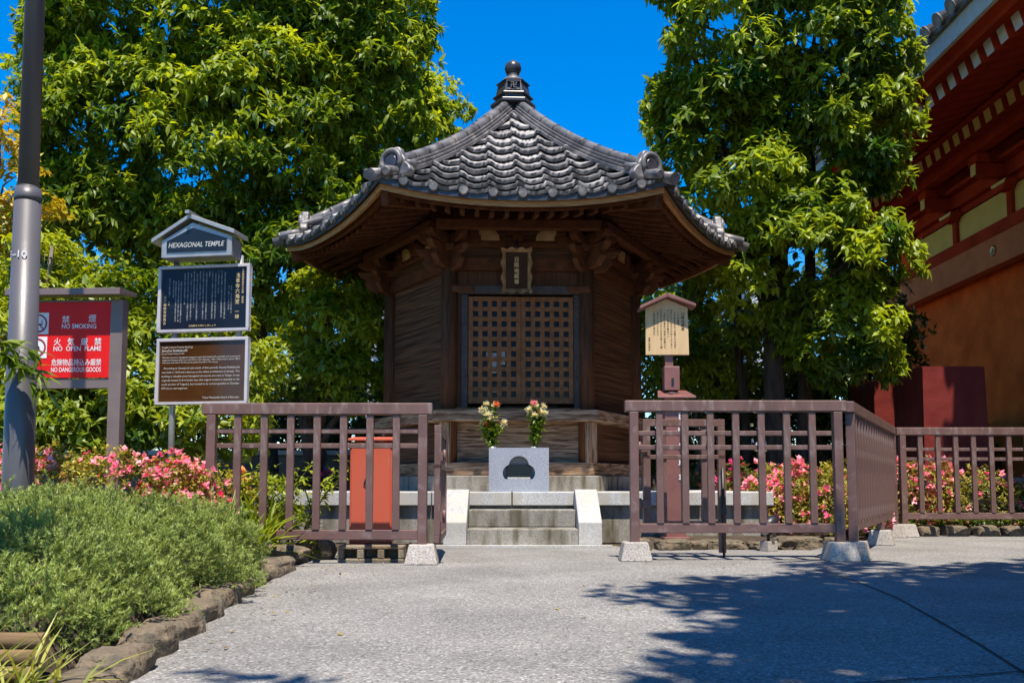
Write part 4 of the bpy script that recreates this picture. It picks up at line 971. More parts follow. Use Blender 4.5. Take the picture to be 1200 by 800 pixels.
# title plate with gable
yF = -.13
b = MB(); pent = [(lx(194), lz(306)), (lx(281), lz(306)), (lx(281), lz(284)), (lx(232), lz(266)), (lx(194), lz(286))]
b.extr([(x_, yF, z_) for x_, z_ in pent], (0, .16, 0)); b.build('title_housing', M['steel'], t, world=False, bevel=.004)
b = MB(); pent2 = [(lx(201), lz(300)), (lx(275), lz(300)), (lx(275), lz(286)), (lx(233), lz(272.5)), (lx(201), lz(287))]
b.extr([(x_, yF - .006, z_) for x_, z_ in pent2], (0, .005, 0)); tp = b.build('title_plate', M['black'], t, world=False)
b = MB(); text(b, 'HEXAGONAL TEMPLE', lx(238), lz(292), yF - .0075, 5.8 * k_, lx(272.5) - lx(203.5), bold=.006, shear=.25); b.build('lettering', M['grey_ink'], tp, world=False, recalc=False)
for sgn in (0, 1):
    b = MB(); A0 = (lx(229.5), lz(257)); A1 = (lx(183), lz(284)) if sgn == 0 else (lx(285), lz(277))
    dz = .032; b.extr([(A0[0], yF - .022, A0[1]), (A1[0], yF - .022, A1[1]), (A1[0], yF - .022, A1[1] - dz), (A0[0], yF - .022, A0[1] - dz)], (0, .23, 0)); b.build('gable_roof', M['steel'], t, world=False, bevel=.003)
b = MB(); b.box(lx(227.5), lx(232.5), yF - .06, yF + .22, lz(258), lz(254.5)); b.build('roof_ridge', M['steel'], t, world=False)

# ------------------------------------------------------------------ wooden notice and offering stand
YN = 7.72; c0 = at(785, 460, YN); t = thing('wooden_notice', 'cream wooden notice board with brown gabled top and written columns on a post', 'notice board', (c0.x, YN, .05))
k_ = YN / F * 1.004
def lx(px): return (px - 785) * k_
def lz(py): return zt(py, YN) - .05
b = MB(); b.extr([(lx(757), -.012, lz(416)), (lx(808), -.012, lz(416)), (lx(807), -.012, lz(361)), (lx(782), -.012, lz(350)), (lx(757.5), -.012, lz(361.5))], (0, .024, 0)); nb = b.build('board', M['cream'], t, world=False, bevel=.003)
for A1 in ((749.5, 363), (815, 360.5)):
    b = MB(); b.extr([(lx(782), -.09, lz(345.5)), (lx(A1[0]), -.09, lz(A1[1] - 2.5)), (lx(A1[0]), -.09, lz(A1[1] + 1)), (lx(782), -.09, lz(350))], (0, .18, 0)); b.build('gable_roof', M['stand'], t, world=False, bevel=.003)
b = MB(); b.box(-.035, .035, .0125, .07, -.1, lz(352)); b.build('post', M['stand'], t, world=False, bevel=.004)
b = MB(); vtext(b, '日限地蔵尊', lx(801), lz(366.5), -.0135, .030, .0315, bold=.012)
txt = 'この地蔵尊は日数を定めて祈願すれば必ず成就すると伝えられ古くより多くの人々の信仰を集めている像は浅草寺六角堂に安置され江戸時代の人びとが日を限って願い事をかけたことから日限地蔵尊と呼ばれ今も参詣者が絶えない'; ci = 0
for px, y0, y1 in [(795.5, 366, 383), (791.5, 366, 411), (787.5, 363, 411), (783.5, 363, 400), (779.5, 366, 412), (775.5, 363, 412), (771.5, 363, 395), (767.3, 366, 394)]:
    n_ = int((y1 - y0) * k_ / .0225); vtext(b, ''.join(txt[(ci + q) % len(txt)] for q in range(n_)), lx(px), lz(y0), -.0135, .0195, .0225, bold=.01); ci += n_
vtext(b, '金龍山浅草寺', lx(761.3), lz(395), -.0135, .0185, .0205, bold=.01)
b.build('lettering', M['ink'], nb, world=False, recalc=False)
YO = 7.55; c0 = at(788, 500, YO); t = thing('offering_stand', 'reddish brown offering stand with sloping slab top behind the right railing', 'offering stand', (c0.x, YO, .05))
k_ = YO / F
def lx(px): return (px - 788) * k_
def lz(py): return zt(py, YO) - .05
b = MB(); b.box(lx(778), lx(796), -.06, .05, lz(458), lz(430)); b.build('upper_box', M['stand'], t, world=False, bevel=.005)
b = MB(); b.extr([(lx(773), .08, lz(457.5) + .01), (lx(807), .08, lz(457.5) + .01), (lx(812), -.16, lz(466)), (lx(767.5), -.16, lz(466))], (0, 0, -.018)); b.build('slab_top', M['stand'], t, world=False, bevel=.004)
b = MB(); b.box(lx(777), lx(800), -.10, .07, 0, lz(468)); b.build('stand_body', M['stand'], t, world=False, bevel=.005)
b = MB(); b.box(lx(774), lx(803), -.13, .1, -.06, .03); b.build('stand_base', M['stand'], t, world=False, bevel=.005)
b = MB(); b.box(lx(794), lx(799.5), -.106, -.101, lz(548), lz(481)); pl = b.build('name_strip', M['stand'], t, world=False)
b = MB(); vtext(b, '日限地蔵尊', lx(796), lz(484), -.1075, .062, .125, bold=.02); b.build('lettering', M['white'], pl, world=False, recalc=False)
b = MB(); b.box(lx(786), lx(789), -.064, -.0605, lz(453), lz(444)); b.build('coin_slot', M['black'], t, world=False)
rr = random.Random(3); b = MB()
for q in range(9): xx = lx(782 + rr.uniform(0, 12)); b.lathe([(.011, 0), (.011, .002)], (xx, -.08 + rr.uniform(-.03, .02), lz(462.5) + .006 + rr.uniform(0, .004)), 10)
b.build('coins', M['steel'], t, world=False)

# ------------------------------------------------------------------ spotlights
def spot(loc, label, rz=0, s=1.0):
    t = thing('garden_spotlight', label, 'spotlight', loc, rz, 'garden spotlights')
    b = MB(); b.extr([(-.055 * s, -.05, 0), (.055 * s, -.05, 0), (.05 * s, -.05, .09 * s), (-.05 * s, -.05, .09 * s)], (0, .1, 0)); b.build('base', M['concrete'], t, world=False, bevel=.004)
    b = MB(); b.tube([(0, 0, .09 * s), (0, 0, .15 * s)], .012, 8); b.box(-.075 * s, -.068 * s, -.015, .015, .13 * s, .26 * s); b.box(.068 * s, .075 * s, -.015, .015, .13 * s, .26 * s); b.box(-.075 * s, .075 * s, -.014, .014, .125 * s, .1305 * s); b.build('bracket', M['plasticb'], t, world=False)
    b = MB(); b.tube([(0, .11 * s, .30 * s), (0, .05 * s, .26 * s), (0, -.06 * s, .19 * s)], [.03 * s, .06 * s, .065 * s], 18); b.build('housing', M['plasticb'], t, world=False)
    b = MB(); b.tube([(0, -.061 * s, .1895 * s), (0, -.066 * s, .1865 * s)], [.05 * s, .05 * s], 18); b.build('lens', M['steel'], t, world=False)
p = gnd(903, 646); spot((p.x, p.y + .05, .0), 'black garden spotlight on a small block by the right azaleas', math.radians(-60), .85)

# ------------------------------------------------------------------ red hall on the right
SC = 1.15; WX = 7.2 * SC; EX = 5.0 * SC; Y0, Y1 = -2.0, 17.0 * SC
def rz_(ratio, X): return .5 + ratio * X
H = thing('red_temple_hall', 'large vermilion temple hall with deep tiled eaves on the right', 'temple hall', (WX + 2, 10, 0))
PX = 5.15
b = MB(); b.box(PX + .1, WX + 6, 9.95, Y1 + 1.0, -.01, .46); b.build('stone_podium', M['granite_old'], H, bevel=.01)
b = MB(); b.box(PX, WX + 6, 9.85, Y1 + 1.1, .462, .58); b.build('podium_coping', M['granite_old'], H, bevel=.01)
b = MB(); b.box(WX + .12, WX + .3, Y0, Y1, .58, rz_(.60, WX) + .9); b.build('wall', M['verm'], H)
b = MB(); b.box(WX + .12, WX + 6, Y1 - .15, Y1, .58, rz_(.60, WX) + .9); b.build('end_wall', M['verm'], H)
for k in range(8):
    y = Y1 - k * 5.6
    if y < Y0: break
    b = MB(); b.lathe([(.25, .58), (.25, rz_(.54, WX))], (WX + .05, y, 0), 28); b.build('column', M['verm_c'], H)
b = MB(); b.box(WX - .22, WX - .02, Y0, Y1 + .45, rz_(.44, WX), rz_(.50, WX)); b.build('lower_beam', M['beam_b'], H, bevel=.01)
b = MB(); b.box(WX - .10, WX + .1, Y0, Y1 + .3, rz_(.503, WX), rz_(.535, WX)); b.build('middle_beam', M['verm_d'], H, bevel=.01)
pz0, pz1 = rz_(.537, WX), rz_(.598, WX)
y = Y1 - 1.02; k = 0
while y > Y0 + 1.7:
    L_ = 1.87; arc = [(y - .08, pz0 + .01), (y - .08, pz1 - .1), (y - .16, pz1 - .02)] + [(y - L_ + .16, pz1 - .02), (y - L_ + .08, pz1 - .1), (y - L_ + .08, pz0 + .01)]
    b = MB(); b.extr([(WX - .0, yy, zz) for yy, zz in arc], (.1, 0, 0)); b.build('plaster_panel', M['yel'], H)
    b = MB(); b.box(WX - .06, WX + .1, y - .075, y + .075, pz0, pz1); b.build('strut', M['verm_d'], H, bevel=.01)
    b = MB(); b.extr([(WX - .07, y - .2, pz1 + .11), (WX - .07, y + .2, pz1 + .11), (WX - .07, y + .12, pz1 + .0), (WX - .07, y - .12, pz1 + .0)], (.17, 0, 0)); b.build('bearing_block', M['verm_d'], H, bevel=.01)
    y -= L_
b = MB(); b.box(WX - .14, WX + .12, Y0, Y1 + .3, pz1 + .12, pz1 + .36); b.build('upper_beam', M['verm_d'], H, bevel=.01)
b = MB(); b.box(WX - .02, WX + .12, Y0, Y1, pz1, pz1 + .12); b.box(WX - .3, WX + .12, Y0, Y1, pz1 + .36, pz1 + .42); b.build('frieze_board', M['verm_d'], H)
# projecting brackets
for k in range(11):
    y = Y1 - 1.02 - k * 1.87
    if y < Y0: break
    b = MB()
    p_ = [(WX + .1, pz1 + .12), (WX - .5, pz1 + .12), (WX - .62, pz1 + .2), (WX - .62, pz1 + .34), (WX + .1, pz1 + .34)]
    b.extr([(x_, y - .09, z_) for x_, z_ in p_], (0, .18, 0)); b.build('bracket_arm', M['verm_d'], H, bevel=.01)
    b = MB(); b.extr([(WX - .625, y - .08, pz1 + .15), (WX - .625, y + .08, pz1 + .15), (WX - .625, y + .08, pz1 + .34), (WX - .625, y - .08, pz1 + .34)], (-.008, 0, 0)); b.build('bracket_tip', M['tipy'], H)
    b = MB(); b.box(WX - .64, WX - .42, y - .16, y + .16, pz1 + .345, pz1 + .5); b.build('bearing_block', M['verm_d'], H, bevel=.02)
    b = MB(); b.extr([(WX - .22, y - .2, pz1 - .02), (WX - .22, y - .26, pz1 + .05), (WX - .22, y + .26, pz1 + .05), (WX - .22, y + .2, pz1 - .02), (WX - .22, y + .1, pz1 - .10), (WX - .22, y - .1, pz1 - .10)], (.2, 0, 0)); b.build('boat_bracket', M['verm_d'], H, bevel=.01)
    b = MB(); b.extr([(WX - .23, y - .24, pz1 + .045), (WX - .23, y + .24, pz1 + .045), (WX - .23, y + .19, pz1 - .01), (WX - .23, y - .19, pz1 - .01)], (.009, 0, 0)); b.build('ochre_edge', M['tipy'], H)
# crest
yc = WX / 590 * F; zc_ = rz_(278 / 590, WX)
b = MB(); xx = WX - .22
for q in range(8):
    a = 2 * math.pi * q / 8; b.lathe([(.001, -.03), (.04, -.012), (.045, 0)], (0, 0, 0), 10) if False else None
    b.tube([(xx + .002, yc + .06 * math.cos(a), zc_ + .06 * math.sin(a)), (xx - .03, yc + .055 * math.cos(a), zc_ + .055 * math.sin(a))], [.035, .018], 10)
b.tube([(xx, yc, zc_), (xx - .045, yc, zc_)], [.04, .022], 12); b.build('gilt_crest', M['gold'], H)
# rafters
XO, ZO = 5.33 * SC, rz_(.915, 5.33 * SC); XI, ZI = 6.37 * SC, rz_(.775, 6.37 * SC); SPC = .289 * SC
YE = 17.4 * SC + 1.6
n_ = int((YE - 6) / SPC)
rm = MB(); rm.beam((0, 0, 0), (1.7, 0, .50), .175, .19, endmi=1); rme = rm.mesh('flying_rafter', [M['verm_d'], M['tipw']])
rm = MB(); rm.beam((0, 0, 0), (1.9, 0, .42), .18, .20, endmi=1); ime = rm.mesh('base_rafter', [M['verm_d'], M['tipy']])
hl = Vector(H.location)
for k in range(n_):
    y = YE - .3 - k * SPC
    for nm, me, x_, z_, y_ in (('flying_rafter', rme, XO, ZO, y), ('base_rafter', ime, XI, ZI, y)):
        o = bpy.data.objects.new(nm, me); C.objects.link(o); o.parent = H; o.location = Vector((x_, y_, z_)) - hl
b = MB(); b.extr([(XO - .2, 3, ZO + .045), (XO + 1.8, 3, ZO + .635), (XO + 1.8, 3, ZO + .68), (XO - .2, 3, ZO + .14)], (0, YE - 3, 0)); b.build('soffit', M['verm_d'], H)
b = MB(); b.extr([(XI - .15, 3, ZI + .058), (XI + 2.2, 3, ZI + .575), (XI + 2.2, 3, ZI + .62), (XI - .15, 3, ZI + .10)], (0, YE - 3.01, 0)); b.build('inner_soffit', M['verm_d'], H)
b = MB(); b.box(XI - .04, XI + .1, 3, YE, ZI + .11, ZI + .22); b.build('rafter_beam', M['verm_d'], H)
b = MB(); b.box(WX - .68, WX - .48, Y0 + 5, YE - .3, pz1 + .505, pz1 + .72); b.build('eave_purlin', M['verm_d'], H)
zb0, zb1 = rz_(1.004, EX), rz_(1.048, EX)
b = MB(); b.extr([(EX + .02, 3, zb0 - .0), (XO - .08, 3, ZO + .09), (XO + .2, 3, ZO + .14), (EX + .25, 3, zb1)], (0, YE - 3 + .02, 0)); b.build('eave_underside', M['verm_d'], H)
b = MB(); b.box(EX, EX + .06, 3, YE + .04, zb0 - .01, zb1); b.build('eave_board', M['tipw'], H, bevel=.006)
b = MB(); b.extr([(EX - .06, 3, zb1 + .003), (EX - .06, 3, zb1 + .07), (WX + 3, 3, zb1 + 3.0), (WX + 3, 3, zb1 + 2.9), (EX + .3, 3, zb1 + .003)], (0, YE - 3 + .2, 0)); b.build('roof', M['tile_r'], H)
rt = MB(); sl_ = 2.93 / (WX + 3 - EX + .06); rt.tube([(0, 0, 0), (2.5, 0, 2.5 * sl_)], .085, 12); rt.tube([(-.02, 0, -.02 * sl_), (.002, 0, 0)], [.1, .1], 14); rtm = rt.mesh('round_roof_tile', [M['tile_r']])
for k in range(int((YE - 5) / .36)):
    o = bpy.data.objects.new('round_roof_tile', rtm); C.objects.link(o); o.parent = H; o.location = Vector((EX - .12, YE + .1 - k * .36, zb1 + .10)) - hl
# covered boxes
for k, (ya, yb, lb) in enumerate(((11.0, 11.85, 'nearer of two tall boxes under dark red covers beside the hall'), (12.5, 13.4, 'farther of two tall boxes under dark red covers beside the hall'))):
    x0, x1 = (4.98, 5.73); zt__ = 1.93
    t = thing('covered_box', lb, 'covered box', ((x0 + x1) / 2, (ya + yb) / 2, .0), group='boxes under dark red covers')
    b = MB(); bm = bmesh.new(); bmesh.ops.create_cube(bm, size=1)
    bmesh.ops.subdivide_edges(bm, edges=bm.edges, cuts=14, use_grid_fill=True)
    for v in bm.verts:
        fl = (0.5 - v.co.z); v.co.x *= (x1 - x0) * (1 + .06 * fl); v.co.y *= (yb - ya) * (1 + .06 * fl); v.co.z = (v.co.z + .5) * zt__
        a_ = math.atan2(v.co.y, v.co.x); kf = .018 * fl * math.sin(a_ * 13 + k); v.co.x += kf * math.cos(a_); v.co.y += kf * math.sin(a_)
        if abs(v.co.z - zt__) < .01: v.co.z -= .025 * (1 - min(1, 2.5 * (abs(abs(v.co.x) - (x1 - x0) / 2)))) * 0
    for f_ in bm.faces: f_.smooth = True
    me = bpy.data.meshes.new('cover'); bm.to_mesh(me); bm.free(); me.materials.append(M['tarp']); me.set_sharp_from_angle(angle=math.radians(50))
    o = bpy.data.objects.new('cover', me); C.objects.link(o); o.parent = t
    b = MB(); b.box(-(x1 - x0) / 2 + .01, (x1 - x0) / 2 - .01, -.36, .36, zt__ + .001, zt__ + .012); b.build('top_board', M['tarp'], t, world=False)

# ------------------------------------------------------------------ backdrop: garden walls and distant buildings
t = thing('garden_wall', 'low grey garden wall with pale coping behind the left railing', 'wall', (-5, 13.4, 0))
b = MB(); b.box(-9.5, -1.6, 13.3, 13.5, -.01, .93); b.build('wall_body', M['wallgrey'], t); b = MB(); b.box(-9.55, -1.55, 13.24, 13.56, .932, 1.0); b.build('coping', M['granite'], t, bevel=.01)
t = thing('garden_wall', 'dim brown garden wall behind the right railing and azaleas', 'wall', (5, 16.8, 0))
b = MB(); b.box(1.6, 7.9, 16.7, 16.9, -.01, 1.1); b.build('wall_body', M['wallgrey'], t); b = MB(); b.box(1.55, 7.95, 16.62, 16.98, 1.102, 1.17); b.build('coping', M['granite_old'], t, bevel=.01)
def tower(x0, x1, y, top, lab, fl=3.4):
    t = thing('office_building', lab, 'building', ((x0 + x1) / 2, y, 0))
    b = MB(); b.box(x0, x1, y, y + 14, 0, top); b.build('facade', M['office'], t)
    z = 3.2
    while z < top - 1.5:
        b = MB(); b.box(x0 + .6, x1 - .6, y - .06, y - .01, z - 1.0, z + .9); b.build('window', M['glass_o'], t); z += fl
    b = MB(); b.box(x0 - .2, x1 + .2, y - .2, y + 14.2, top, top + .6); b.build('parapet', M['office'], t)
tower(xt(-70, 300, 60), xt(17, 300, 60), 60, zt(292, 60), 'distant pale office block behind the lamp post at the left edge')
tower(xt(880, 400, 55), xt(925, 400, 55), 55, zt(330, 55), 'distant pale office block seen through the right tree trunks')
tower(xt(425, 400, 50), xt(480, 400, 50), 50, zt(345, 50), 'distant pale building glimpsed between left foliage and temple pillar')

# ------------------------------------------------------------------ trees
def tree(name, label, cat, base, top, r0, r1, lobes, kw, seed, nl=8, m=None, mt=None, group=None, extra=()):
    t = thing(name, label, cat, base, group=group)
    cs = crown('crown', lobes, m=m, parent=t, seed=seed, **kw)
    rr = random.Random(seed); pick = [tuple(cs[rr.randrange(len(cs))]) for _ in range(nl)]
    trunk(t, base, top, r0, r1, seed, limbs=pick, m=mt)
    for e in extra: trunk(t, e[0], e[1], e[2], e[3], seed + 5, m=mt)
    return t
def P3(px, py, Y): p = at(px, py, Y); return (p.x, p.y, p.z)
# left big evergreen
YT = 12.3
tree('evergreen_tree', 'huge glossy evergreen with dense drooping leaves behind the left signs', 'tree', (xt(313, 560, YT), YT, 0), P3(300, 60, YT), .13, .07,
     [(P3(265, 190, YT), (2.35, 1.9, 2.0)), (P3(150, 150, YT), (1.15, 1.4, 1.6)), (P3(110, 290, YT), (.9, 1.0, .8)), (P3(250, 20, YT), (2.25, 1.9, 2.2)), (P3(395, 130, YT + .4), (1.35, 1.5, 2.2)), (P3(380, -10, YT), (1.45, 1.6, 1.8)), (P3(330, 320, YT - .3), (1.35, 1.2, .8)), (P3(170, 280, YT - .2), (1.1, 1.2, .9)), (P3(430, 300, YT + .3), (.7, .9, 1.0)), (P3(300, -190, YT), (2.6, 1.9, 2.0))],
     dict(n=820, cr=.38, shoots=35, per=8, L=.115, W=.043, inner=.3, flat=.8, spread=1.1, droop=.45, tmean=.5, front=.74), 11, nl=14, m=M['leaf1'])
tree('evergreen_tree', 'lighter leafy tree peeping out between the big evergreen and the temple roof', 'tree', (xt(375, 560, 14.5), 14.5, 0), P3(470, 200, 14.8), .22, .06,
     [(P3(468, 160, 15), (1.1, 1.0, .95)), (P3(500, 145, 15), (.62, .7, .58)), (P3(430, 110, 15.2), (.9, .9, .9)), (P3(478, 40, 15.4), (.38, .6, 1.1)), (P3(440, 250, 15), (1.0, .9, 1.0))],
     dict(n=150, cr=.34, shoots=30, per=8, L=.11, W=.048, inner=.3, spread=1.1, droop=.3, tmean=.66, front=.7), 12, nl=8, m=M['leaf1'])
# right tree
YT = 11.3
tree('evergreen_tree', 'tall glossy evergreen with sky gaps between temple and red hall', 'tree', (xt(912, 560, YT), YT, 0), P3(905, 40, YT), .15, .07,
     [(P3(840, 60, YT), (.85, 1.2, 1.3)), (P3(950, 55, YT), (1.05, 1.2, 1.2)), (P3(850, 210, YT), (.8, 1.0, 1.0)), (P3(965, 165, YT), (.92, 1.0, .8)), (P3(955, 290, YT - .3), (.92, .9, .7)), (P3(880, 330, YT), (.6, .9, .5)), (P3(985, 395, YT - .2), (.45, .7, .6)), (P3(1022, 318, YT), (.36, .5, .32)), (P3(890, -110, YT), (1.5, 1.4, 1.2)), (P3(835, 150, YT), (.6, .8, .9))],
     dict(n=330, cr=.33, shoots=35, per=8, L=.118, W=.047, inner=.22, flat=.75, spread=1.1, droop=.4, tmean=.5, front=.72), 13, nl=16, m=M['leaf2'],
     extra=(((xt(938, 560, YT + .4), YT + .4, 0), P3(950, 150, YT + .4), .10, .05), ((xt(882, 560, YT + 1), YT + 1, 0), P3(850, 200, YT + 1), .07, .035)))
# bright underplanting behind the left signs and the temple
small = dict(cr=.26, shoots=26, per=6, L=.085, W=.04, inner=.35, spread=1.2, droop=.15, templ=T_SM, front=.7)
tree('maple_tree', 'bright green maple with layered boughs left of the temple pillar', 'tree', (xt(362, 560, 10.9), 10.9, 0), P3(372, 400, 10.9), .17, .10,
     [(P3(395, 385, 10.6), (.6, .5, .4)), (P3(350, 435, 10.6), (.7, .5, .35)), (P3(415, 450, 10.7), (.45, .5, .3)), (P3(400, 350, 10.9), (.5, .5, .35)), (P3(432, 410, 11.2), (.4, .6, .5))], dict(n=80, tmean=.6, **small), 21, nl=9, m=M['leafy'])
tree('golden_shrub', 'tall yellow-green leafy shrub behind the information sign', 'shrub', (xt(215, 560, 8.6), 8.6, .1), P3(215, 400, 8.6), .05, .02,
     [(P3(170, 420, 8.6), (.75, .55, .9)), (P3(250, 450, 8.7), (.55, .5, .75)), (P3(115, 480, 8.2), (.7, .5, .5)), (P3(210, 500, 8.3), (.7, .5, .4))], dict(n=120, tmean=.6, **small), 22, nl=9, m=M['leafy'], mt=M['bark_p'])
tree('golden_shrub', 'orange-yellow leafed bush with bare twigs behind the lamp post', 'shrub', (xt(20, 560, 8.4), 8.4, .1), P3(60, 280, 8.4), .05, .02,
     [(P3(45, 360, 8.4), (.4, .5, .6)), (P3(20, 430, 8.4), (.6, .5, .8)), (P3(90, 440, 8.6), (.5, .5, .55)), (P3(-20, 350, 8.8), (.4, .4, .5))], dict(n=66, tmean=.75, **small), 23, nl=14, m=M['leafy'], mt=M['bark_p'])
tree('golden_tree', 'golden leafed tree against the sky at the far left', 'tree', (xt(-30, 560, 10), 10, 0), P3(-5, 160, 10), .08, .025,
     [(P3(0, 175, 10), (.45, .5, .55)), (P3(25, 245, 10), (.35, .4, .45)), (P3(-40, 240, 10), (.6, .6, 1.0))], dict(n=44, cr=.24, shoots=14, per=6, L=.09, W=.045, inner=.3, spread=1.2, droop=.15, templ=T_SM, front=.6, tmean=.6), 24, nl=12, m=M['leafo'], mt=M['bark_p'])
dk = dict(cr=.45, shoots=26, per=6, L=.12, W=.055, inner=.4, spread=1.2, droop=.2, templ=T_SM, front=.8)
for q, (px, py, Y, lob, n_, lab, m_) in enumerate([
    (90, 380, 15.5, [((90, 400), (2.6, 1.2, 1.5)), ((60, 330), (1.2, 1.2, 1.0)), ((200, 430), (2.0, 1.0, 1.2))], 110, 'dense green hedge tree far behind the red warning sign', M['leaff']),
    (420, 430, 16.5, [((420, 400), (1.8, 1.0, 1.4)), ((480, 450), (1.4, 1.0, 1.0)), ((340, 420), (1.5, 1.0, 1.3))], 110, 'green background tree filling the gap left of the temple', M['leaff']),
    (800, 420, 15.0, [((800, 390), (1.1, 1.0, 1.5)), ((850, 430), (1.0, .9, 1.1)), ((760, 440), (.9, .9, 1.0))], 105, 'yellow-green background tree behind the wooden notice', M['leafy']),
    (960, 420, 14.5, [((960, 400), (1.3, 1.0, 1.1)), ((1000, 450), (1.0, 1.0, .8)), ((890, 440), (.9, .9, .8))], 110, 'dark green background tree left of the red hall column', M['leafd'])]):
    tree('background_tree', lab, 'tree', (xt(px, 560, Y), Y, 0), P3(px, py, Y), .12, .05, [(P3(a_[0], a_[1], Y + .1 * j), r_) for j, (a_, r_) in enumerate(lob)], dict(n=n_, tmean=.5, **dk), 31 + q, nl=7, m=m_, group='background trees')
# off frame trees casting shade
tree('shade_tree', 'large leafy tree standing out of view on the right, shading the paving', 'tree', (6.3, 1.2, 0), (5.6, .6, 5.5), .26, .12,
     [((4.5, .4, 6.3), (3.0, 2.7, .8)), ((2.9, -.7, 6.4), (1.4, 1.6, .5)), ((6.2, 1.6, 6.6), (2.6, 1.9, .8)), ((3.5, 2.3, 6.0), (2.2, 1.2, .6)), ((3.3, -1.5, 6.3), (2.0, 1.6, .5)), ((2.45, .5, 6.2), (1.1, 1.2, .4)), ((1.8, .3, 6.2), (.5, .7, .35)), ((2.9, .8, 6.1), (1.4, 1.2, .5)), ((3.4, .4, 6.3), (1.6, 1.6, .5))], dict(n=700, cr=.55, shoots=28, per=6, L=.17, W=.075, inner=.5, spread=1.2, droop=.2, templ=T_SM, front=.5), 41, nl=16, m=M['leaff'])
tree('shade_tree', 'smaller loose tree standing out of view on the left above the juniper', 'tree', (-4.4, -.4, 0), (-3.4, .4, 4.2), .14, .06,
     [((-2.3, 1.2, 4.6), (.9, .9, .5)), ((-.55, .25, 4.8), (.35, .22, .2)), ((-3.4, 1.7, 4.9), (1.0, 1.1, .6)), ((-2.9, .5, 4.6), (.6, .4, .3))], dict(n=80, cr=.36, shoots=20, per=6, L=.12, W=.05, inner=.3, spread=1.2, droop=.2, templ=T_SM, front=.5), 42, nl=12, m=M['leaff'])

# ------------------------------------------------------------------ shrubs
def mound(name, label, cat, blobs, dens, per, L, W, m, seed, flowers=None, base=None, spread=1.0, templ=T_SM, droop=.05, tmean=.5, fden=0, fmat=None, fsize=.04, fsel=None, layers=1.0, group=None, stems=12, rough=.1, sprays=1):
    rng = np.random.default_rng(seed); c0 = np.array(blobs[0][0]); t = thing(name, label, cat, base or (c0[0], c0[1], 0.02), group=group)
    P = []; D = []; T_ = []
    for c, r in blobs:
        n = int(dens * (r[0] * r[1] + r[0] * r[2] + r[1] * r[2]) * 2)
        v = rng.normal(size=(n, 3)); v /= np.linalg.norm(v, axis=1, keepdims=True); v[:, 2] = np.abs(v[:, 2]) * 1.0 - .15 * rng.random(n)
        bumpy = 1 + rough * np.sin(v[:, 0] * 7 + c[0] * 5) * np.cos(v[:, 1] * 6 + v[:, 2] * 8 + c[1]) + rough * .6 * np.sin(v[:, 0] * 19 + c[1] * 3) * np.sin(v[:, 1] * 17 + c[0]) * (sprays > 1)
        s = (1 - layers * .28 * rng.random(n) ** 2)[:, None] * bumpy[:, None]
        p = np.array(c) + v * np.array(r) * s
        ok = np.ones(n, bool)
        for c2, r2 in blobs:
            if c2 is not c: ok &= np.sum(((p - np.array(c2)) / np.array(r2)) ** 2, 1) > .72
        ok &= p[:, 2] > .03
        P.append(p[ok]); nn = nrm(v / np.array(r)); D.append(nrm(nn + np.array([[0, 0, .5]]) + rng.normal(size=nn.shape) * .35)[ok])
        T_.append((tmean + .25 * np.sin(p[:, 0] * 9 + seed) * np.cos(p[:, 1] * 8) + .12 * v[:, 2])[ok])
    P = np.concatenate(P); D = np.concatenate(D); T_ = np.concatenate(T_)
    if sprays > 1:
        n0 = len(P); ax = nrm(D + rng.normal(size=D.shape) * .45)
        P = np.concatenate([P + ax * (q * L * .62) for q in range(sprays)]); D = np.tile(ax, (sprays, 1)); T_ = np.concatenate([T_ + .13 * (q - 1.2) for q in range(sprays)])
    leaves('foliage', P, D, per, L, W, spread, m, t, rng, T_, templ, droop, .15)
    if stems:
        b = MB()
        for q in range(stems):
            i = rng.integers(len(P)); c, r = blobs[rng.integers(len(blobs))]; a = Vector((c[0] + rng.normal() * r[0] * .2, c[1] + rng.normal() * r[1] * .2, 0)); e = Vector(P[i]); b.tube([a, a.lerp(e, .5) + Vector((0, 0, .05)), e], [.012, .009, .004], 5)
        b.build('stems', M['bark'], t)
    if fden:
        val = np.sin(P[:, 0] * 5.1 + seed) + np.cos(P[:, 1] * 6.3 + P[:, 2] * 7.7 + seed * 2)
        idx = np.where((rng.random(len(P)) < fden * (.25 + 1.3 * (val > .1))) & (fsel(P) if fsel else True))[0]
        FP = P[idx] + D[idx] * (L * .75); n = len(FP)
        mult = np.clip(rng.normal(.5, .25, n), 0, 1)
        o = leaves('blossoms', FP, nrm(D[idx] + np.array([[0, -.5, 0]])), 6, fsize, fsize * .8, 1.05, fmat, t, rng, mult, T_SM, droop=0, bend=-.1, off=.05, tvar=.06)
        o['kind'] = 'stuff'
    return t
# juniper, near left
t_j = mound('juniper_bush', 'broad feathery grey-green juniper mound beside the kerb stones', 'bush',
      [((-2.15, 3.85, .08), (.95, .75, .365)), ((-1.70, 3.15, .06), (.52, .60, .32)), ((-2.6, 3.2, .06), (1.0, .9, .35)), ((-1.62, 4.45, .08), (.36, .64, .35)), ((-1.50, 2.75, .04), (.34, .36, .22)), ((-3.3, 4.2, .1), (.9, .8, .38)), ((-2.2, 4.5, .1), (.8, .5, .375))],
      2500, 9, .0155, .0032, M['jun'], 61, spread=.7, templ=T_BLADE, droop=-.10, tmean=.44, layers=1.3, stems=40, rough=.13, sprays=6)
